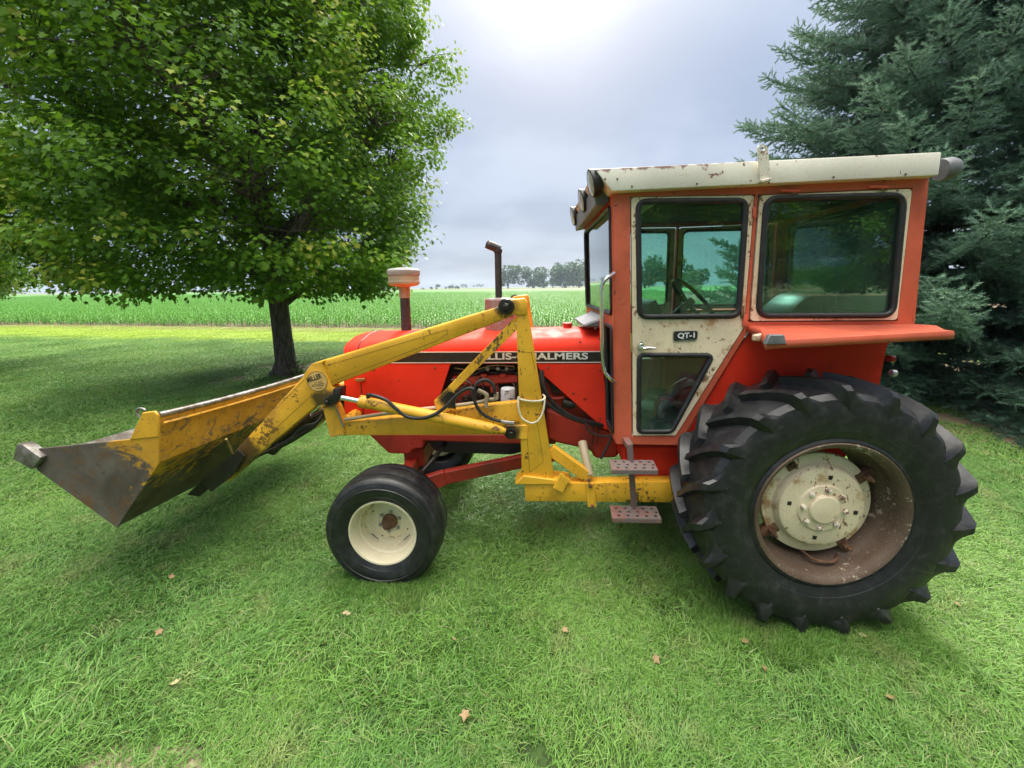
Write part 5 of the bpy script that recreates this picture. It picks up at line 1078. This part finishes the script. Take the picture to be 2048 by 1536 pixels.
    cr = bpy.data.objects.new('crown', me); col.objects.link(cr); cr.parent = root
    tag(root, label, 'tree', group); return root
def copy_tree(root, loc, rz, label, sc_=1.0, group=None):
    c = root.copy(); col.objects.link(c); c.location = loc; c.rotation_euler = (0, 0, rz); c.scale = (sc_,)*3; c['label'] = label
    for ch in root.children: k = ch.copy(); col.objects.link(k); k.parent = c
    return c
mp = maple(TREE, 'large leafy maple tree with dark single trunk on the lawn left of the tractor')
copy_tree(mp, (-14.1, 5.0, 0.5), 2.1, 'bright green tree cut by the left edge of the photo, beyond the maple', 0.72)
copy_tree(mp, (4.6, -11.5, 0), 1.1, 'tree behind the viewer, mirrored in the upper glass of the cab door', 0.85)
copy_tree(mp, (11.5, -11.5, 0), 4.0, 'tree behind the viewer, mirrored in the large side window of the cab', 0.95)

def spruce(loc, H, R0, label, seed=8):
    r = random.Random(seed); q = np.random.default_rng(seed); root = empty('spruce_tree', loc); L0 = Vector(loc)
    tr = MB(); tr.tube([(0, 0, -0.05), (0, 0, H*0.5), (0, 0, H*0.98)], [0.22, 0.12, 0.015], 10)
    B, Dr, Sz = [], [], []
    def rad(z): u = z/H; return R0*min(1.0, 0.90+0.35*u)*(1-u)**0.86*1.02 if u > 0.10 else R0*(0.86+0.6*u)
    z = 0.22
    toC = math.atan2(CAM.y-loc[1], CAM.x-loc[0])
    while z < H*0.97:
        nb = 15 if z < H*0.3 else (13 if z < H*0.6 else 10); off = r.random()*6.28
        for k in range(nb):
            a = off+k*6.283/nb+r.gauss(0, 0.12); L = rad(z)*r.uniform(0.84, 1.10)
            da = abs((a-toC+math.pi) % (2*math.pi)-math.pi); back = da > 1.9
            if back and r.random() < 0.35: continue
            h = Vector((math.cos(a), math.sin(a), 0)); side = Vector((-h.y, h.x, 0)); drp = -0.06+0.26*(1-z/H)+r.gauss(0, 0.06); zz = z+r.gauss(0, 0.10)
            def P(s): return Vector((0, 0, zz))+h*L*s+Vector((0, 0, 1))*L*(0.10*s-drp*1.1*s*s+0.20*s**4)
            pts = [P(s) for s in (0, 0.3, 0.6, 0.85, 1.0)]; tr.tube(pts, [0.03, 0.022, 0.014, 0.008, 0.003], 5, caps=False)
            step = 0.11 if not back else 0.2; s = 0.22
            while s < 1.0:
                p = P(s); tdir = (P(min(1, s+0.05))-P(s-0.05)).normalized(); LL = (0.55*(1-s)**0.75+0.10)*min(1.0, L/2.2)+0.06
                for sg in (-1, 1):
                    dr = (tdir*0.62+side*sg*0.78+Vector((0, 0, r.gauss(-0.08, 0.26)))).normalized(); n_ = max(2, int(LL/0.070))
                    for i in range(n_):
                        b_ = p+dr*LL*(i/n_); b_.z -= 0.10*(LL*i/n_)
                        for s2 in (-1, 1) if i < n_-1 else (0,):
                            dd = dr*0.75+dr.cross(Vector((0, 0, 1))).normalized()*s2*0.55+Vector((r.gauss(0, .2), r.gauss(0, .2), r.gauss(0.06, 0.34)))
                            B.append(b_); Dr.append(dd.normalized()); Sz.append(r.uniform(0.10, 0.16))
                s += step/L
            for i in range(5): B.append(P(0.90+0.025*i)); Dr.append((h+Vector((r.gauss(0, .3), r.gauss(0, .3), 0.25))).normalized()); Sz.append(0.14)
        z += 0.27 if z < 3 else 0.33
    B = np.array([tuple(v) for v in B]); Dr = np.array([tuple(v) for v in Dr]); Sz = np.array(Sz); n = len(B); m = 20
    j = np.arange(m); ang = j*2.4; e1 = np.cross(Dr, np.array([0.1, 0.2, 1.0])); e1 /= np.linalg.norm(e1, axis=1, keepdims=True); e2 = np.cross(e1, Dr)
    rd = e1[:, None]*np.cos(ang+0)[None, :, None]+e2[:, None]*np.sin(ang)[None, :, None]
    st = B[:, None]+Dr[:, None]*(Sz[:, None]*(j/m)[None])[..., None]; nd = rd*0.72+Dr[:, None]*0.75; ln = 0.042*(0.8+0.4*q.random((n, m)))[..., None]
    pr = np.cross(nd, Dr[:, None]); pr /= np.linalg.norm(pr, axis=2, keepdims=True)+1e-9
    wv = 0.0074
    V = np.stack([st-pr*wv, st+pr*wv, st+nd*ln], 2).reshape(-1, 3); F = np.arange(len(V)).reshape(-1, 3)
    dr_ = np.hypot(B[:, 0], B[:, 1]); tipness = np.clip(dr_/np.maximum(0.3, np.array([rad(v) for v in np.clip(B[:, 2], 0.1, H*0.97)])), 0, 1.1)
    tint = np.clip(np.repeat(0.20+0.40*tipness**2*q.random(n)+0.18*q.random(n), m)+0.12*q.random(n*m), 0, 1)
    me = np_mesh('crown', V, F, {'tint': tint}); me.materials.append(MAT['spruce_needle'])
    tr.V = [(v[0]+L0.x, v[1]+L0.y, v[2]) for v in tr.V]; tr.build('trunk', 'bark', root, 60)
    cr = bpy.data.objects.new('crown', me); col.objects.link(cr); cr.parent = root; tag(root, label, 'tree'); print('spruce twigs', n, 'needles', n*m)
spruce((7.2, 4.7, 0), 11.2, 4.5, 'tall blue-green spruce tree with branches to the ground behind the cab')

# far trees and bushes
def far_tree(px, base_py, wpx, hpx, dist, label, seed, name='far_tree', cat='tree', group=None, lean=0.0, trunk=True):
    r = np.random.default_rng(seed); d = ray(px, base_py); d2 = Vector((d.x, d.y, 0)); k = dist/d2.length; loc = Vector((CAM.x+d.x*k, CAM.y+d.y*k, 0))
    depth = (loc-CAM).dot(AF); W = wpx/FPX*depth; H = hpx/FPX*depth; root = empty(name, loc)
    nl = 9 if wpx > 18 else 5; lob = np.stack([r.normal(0, 0.24, nl)*W, r.normal(0, 0.24, nl)*W, (0.30+0.55*r.random(nl))*H], -1); lr = (0.16+0.12*r.random(nl))*min(W, H*1.1)
    n = int(150*nl); i = r.integers(0, nl, n); v = r.normal(0, 1, (n, 3)); v /= np.linalg.norm(v, axis=1, keepdims=True)
    b = lob[i]+v*(lr[i]*(0.55+0.5*r.random(n)))[:, None]; b[:, 2] = np.clip(b[:, 2], 0.05*H, H)
    sz = 0.075*min(W, H)*(0.6+0.8*r.random(n)); dd = v+r.normal(0, 0.6, (n, 3)); tint = np.clip(0.25+0.5*r.random(n)+0.2*v[:, 2], 0, 1)
    me = leaves_mesh('crown', b, dd, v+np.array([0, 0, .6])+r.normal(0, .3, (n, 3)), sz, tint); me.materials.append(MAT['far_leaf'])
    c_ = bpy.data.objects.new('crown', me); col.objects.link(c_); c_.parent = root
    if trunk:
        t_ = MB(); t_.tube([(loc.x, loc.y, -0.1), (loc.x, loc.y, H*0.3), (loc.x+0.02*W, loc.y, H*0.7)], [W*0.035, W*0.028, W*0.01], 7)
        for l in lob[:4]: t_.tube([(loc.x, loc.y, H*0.28), (loc.x+l[0], loc.y+l[1], l[2])], [W*0.018, W*0.006], 5)
        t_.build('trunk', 'bark', root, 60)
    tag(root, label, cat, group)
R = 300
for i, (px, w_, h_, ds, lb) in enumerate(((1016, 46, 44, 520, 'small round far tree just right of the exhaust pipe'), (1066, 58, 40, 530, 'far tree left of the thin gap in the tree line'), (1088, 44, 30, 525, 'low far tree filling the left side of the tree line'),
        (1106, 34, 38, 550, 'thin airy far tree in the middle of the tree line'), (1130, 58, 48, 535, 'broad far tree left of the tallest one in the tree line'), (1158, 60, 54, 550, 'tallest far tree in the line left of the cab'), (1188, 58, 50, 535, 'far tree of the line nearest the cab edge'),
        (1216, 30, 80, 150, 'far tree seen through the windscreen of the cab'), (1290, 60, 60, 200, 'far tree seen through the left part of the door glass'), (1335, 66, 66, 190, 'bushy far tree seen in the middle of the door glass'), (1385, 60, 52, 210, 'far tree seen through the right part of the door glass'))):
    far_tree(px, 571 if px < 1200 else 569, w_, h_, ds, lb, 60+i, group='trees on the far field edge')
for i, (px, w_, h_) in enumerate(((1062, 40, 12), (1095, 46, 14), (1120, 46, 15), (1150, 50, 16), (1180, 50, 15), (1205, 40, 14))): far_tree(px, 571, w_, h_, 515, 'low hedge bush at the foot of the far tree line', 90+i, 'far_bush', 'bush', 'hedge bushes under the tree line', trunk=False)
for i, (px, w_, h_, lb) in enumerate(((845, 8, 5, 'tiny far bush right of the air intake, leftmost of its row'), (863, 9, 7, 'second far bush in the row right of the air intake'), (876, 17, 10, 'widest far bush between intake and exhaust'), (897, 10, 9, 'round far bush right of the widest one'), (905, 6, 11, 'slim upright far bush between two round ones'), (915, 9, 9, 'rightmost round far bush before the exhaust'))):
    far_tree(px, 573.5, w_, h_, 480, lb, 110+i, 'far_bush', 'bush', trunk=False)
for i, (px, w_, h_, ds) in enumerate(((20, 40, 4, 2400), (70, 50, 4, 2400), (115, 30, 5, 2300), (142, 30, 8, 2000), (165, 26, 9, 2000), (186, 20, 14, 2000), (210, 34, 9, 2000), (240, 34, 7, 2000), (290, 40, 5, 2400), (480, 40, 6, 2200), (745, 50, 8, 1700), (770, 40, 9, 1700), (930, 36, 9, 1500), (955, 30, 8, 1500))):
    far_tree(px, 583-0.010*px, w_, h_, ds, 'hazy blue-grey clump of trees on the far horizon', 140+i, 'horizon_trees', 'trees', 'hazy tree clumps on the horizon', trunk=False)

# plants at the trunk base and fallen leaves
t = NT('dry_leaf'); oi = t.n('ShaderNodeObjectInfo').outputs['Random']; r_ = t.n('ShaderNodeValToRGB', {0: oi}); e = r_.color_ramp.elements; e[0].color = (0.36, 0.26, 0.13, 1); e[1].color = (0.46, 0.37, 0.22, 1); k = e.new(0.5); k.color = (0.28, 0.17, 0.08, 1); k = e.new(0.8); k.color = (0.26, 0.36, 0.10, 1)
t.done(t.bsdf(t.mix(t.ramp(t.noise(60, 4), 0.4, 0.7, 0, 0.4), r_.outputs[0], (0.2, 0.11, 0.05)), 0.7))
def dry_leaf(seed):
    r = random.Random(seed); b = MB(); P = []
    ring = [(x*1.0, y-0.4) for x, y in LEAF]; c = (0, 0.0)
    def z(x, y): return 0.35*abs(x)**1.3*r.uniform(0.6, 1.4)+0.22*y*y
    V = [(0, 0, 0.0)]+[(x, y, z(x, y)) for x, y in ring]+[((x*.55), (y*.55), z(x*.55, y*.55)) for x, y in ring]; n = len(ring)
    F = [(0, 1+n+i, 1+n+(i+1) % n) for i in range(n)]+[(1+n+i, 1+i, 1+(i+1) % n, 1+n+(i+1) % n) for i in range(n)]
    b.add(V, F); me = b.mesh('fallen_leaf', ang=60); me.materials.append(MAT['dry_leaf']); return me
dl = [dry_leaf(i) for i in range(5)]
spots = [(343, 1153), (350, 1366), (908, 1278), (930, 1430), (697, 1228), (318, 1264), (1130, 1260), (1312, 1318), (1570, 1242), (1725, 1271), (1780, 1395), (1915, 1208), (1528, 1336), (730, 2400), (690, 1226), (1490, 1282), (1570, 1242), (1803, 1258)]
for i, (px, py) in enumerate(spots):
    p = G3(px, py, 0.035); o = inst('fallen_leaf', dl[i % 5], 'dry_leaf', p); s = random.uniform(0.022, 0.046); o.scale = (s, s, s); o.rotation_euler = (random.gauss(0, 0.3), random.gauss(0, 0.3), random.random()*6.28)
    tag(o, 'small dry curled leaf lying on the short grass of the lawn', 'leaf', 'dry leaves fallen on the lawn')
def shoot(loc, seed, name, label, n=60, h=0.35, w=0.3):
    r = np.random.default_rng(seed); b = np.stack([r.normal(0, w/2.5, n), r.normal(0, w/2.5, n), h*r.random(n)], -1); d = r.normal(0, 1, (n, 3)); d[:, 2] = np.abs(d[:, 2])*0.3-0.2
    me = leaves_mesh('leaves', b, d, np.array([0, 0, 1.0])+r.normal(0, .4, (n, 3)), 0.06*(0.6+0.6*r.random(n)), 0.3+0.5*r.random(n)); me.materials.append(MAT['maple_leaf'])
    root = empty(name, loc); o = bpy.data.objects.new('leaves', me); col.objects.link(o); o.parent = root
    t_ = MB(); L = Vector(loc)
    for k in range(5): a = r.normal(0, 0.10, 2); t_.tube([L, L+Vector((a[0]*.5, a[1]*.5, h*.5)), L+Vector((a[0], a[1], h*.9))], [0.006, 0.005, 0.002], 5)
    t_.build('stem', 'bark', root, 60); tag(root, label, 'plant')
shoot((TREE.x+0.36, TREE.y-0.10, 0), 1, 'basal_shoot', 'little leafy shoot growing at the right foot of the maple trunk', 70, 0.32, 0.22)

# ------------------------------------------------------------------ haze
me = bpy.data.meshes.new('haze'); b = MB(); b.box((0, 1150, 21.0), (7400, 3100, 46.0), 0); me.from_pydata(b.V, [], b.F); hz = bpy.data.objects.new('haze', me); col.objects.link(hz)
m = bpy.data.materials.new('haze'); m.use_nodes = True; nt = m.node_tree; nt.nodes.clear(); o = nt.nodes.new('ShaderNodeOutputMaterial'); v = nt.nodes.new('ShaderNodeVolumePrincipled')
v.inputs['Color'].default_value = (0.74, 0.86, 1.0, 1); v.inputs['Density'].default_value = 0.00027; v.inputs['Anisotropy'].default_value = 0.2; nt.links.new(v.outputs[0], o.inputs['Volume'])
me.materials.append(m); tag(hz, 'thin pale haze in the air over the field', 'haze', kind='stuff')
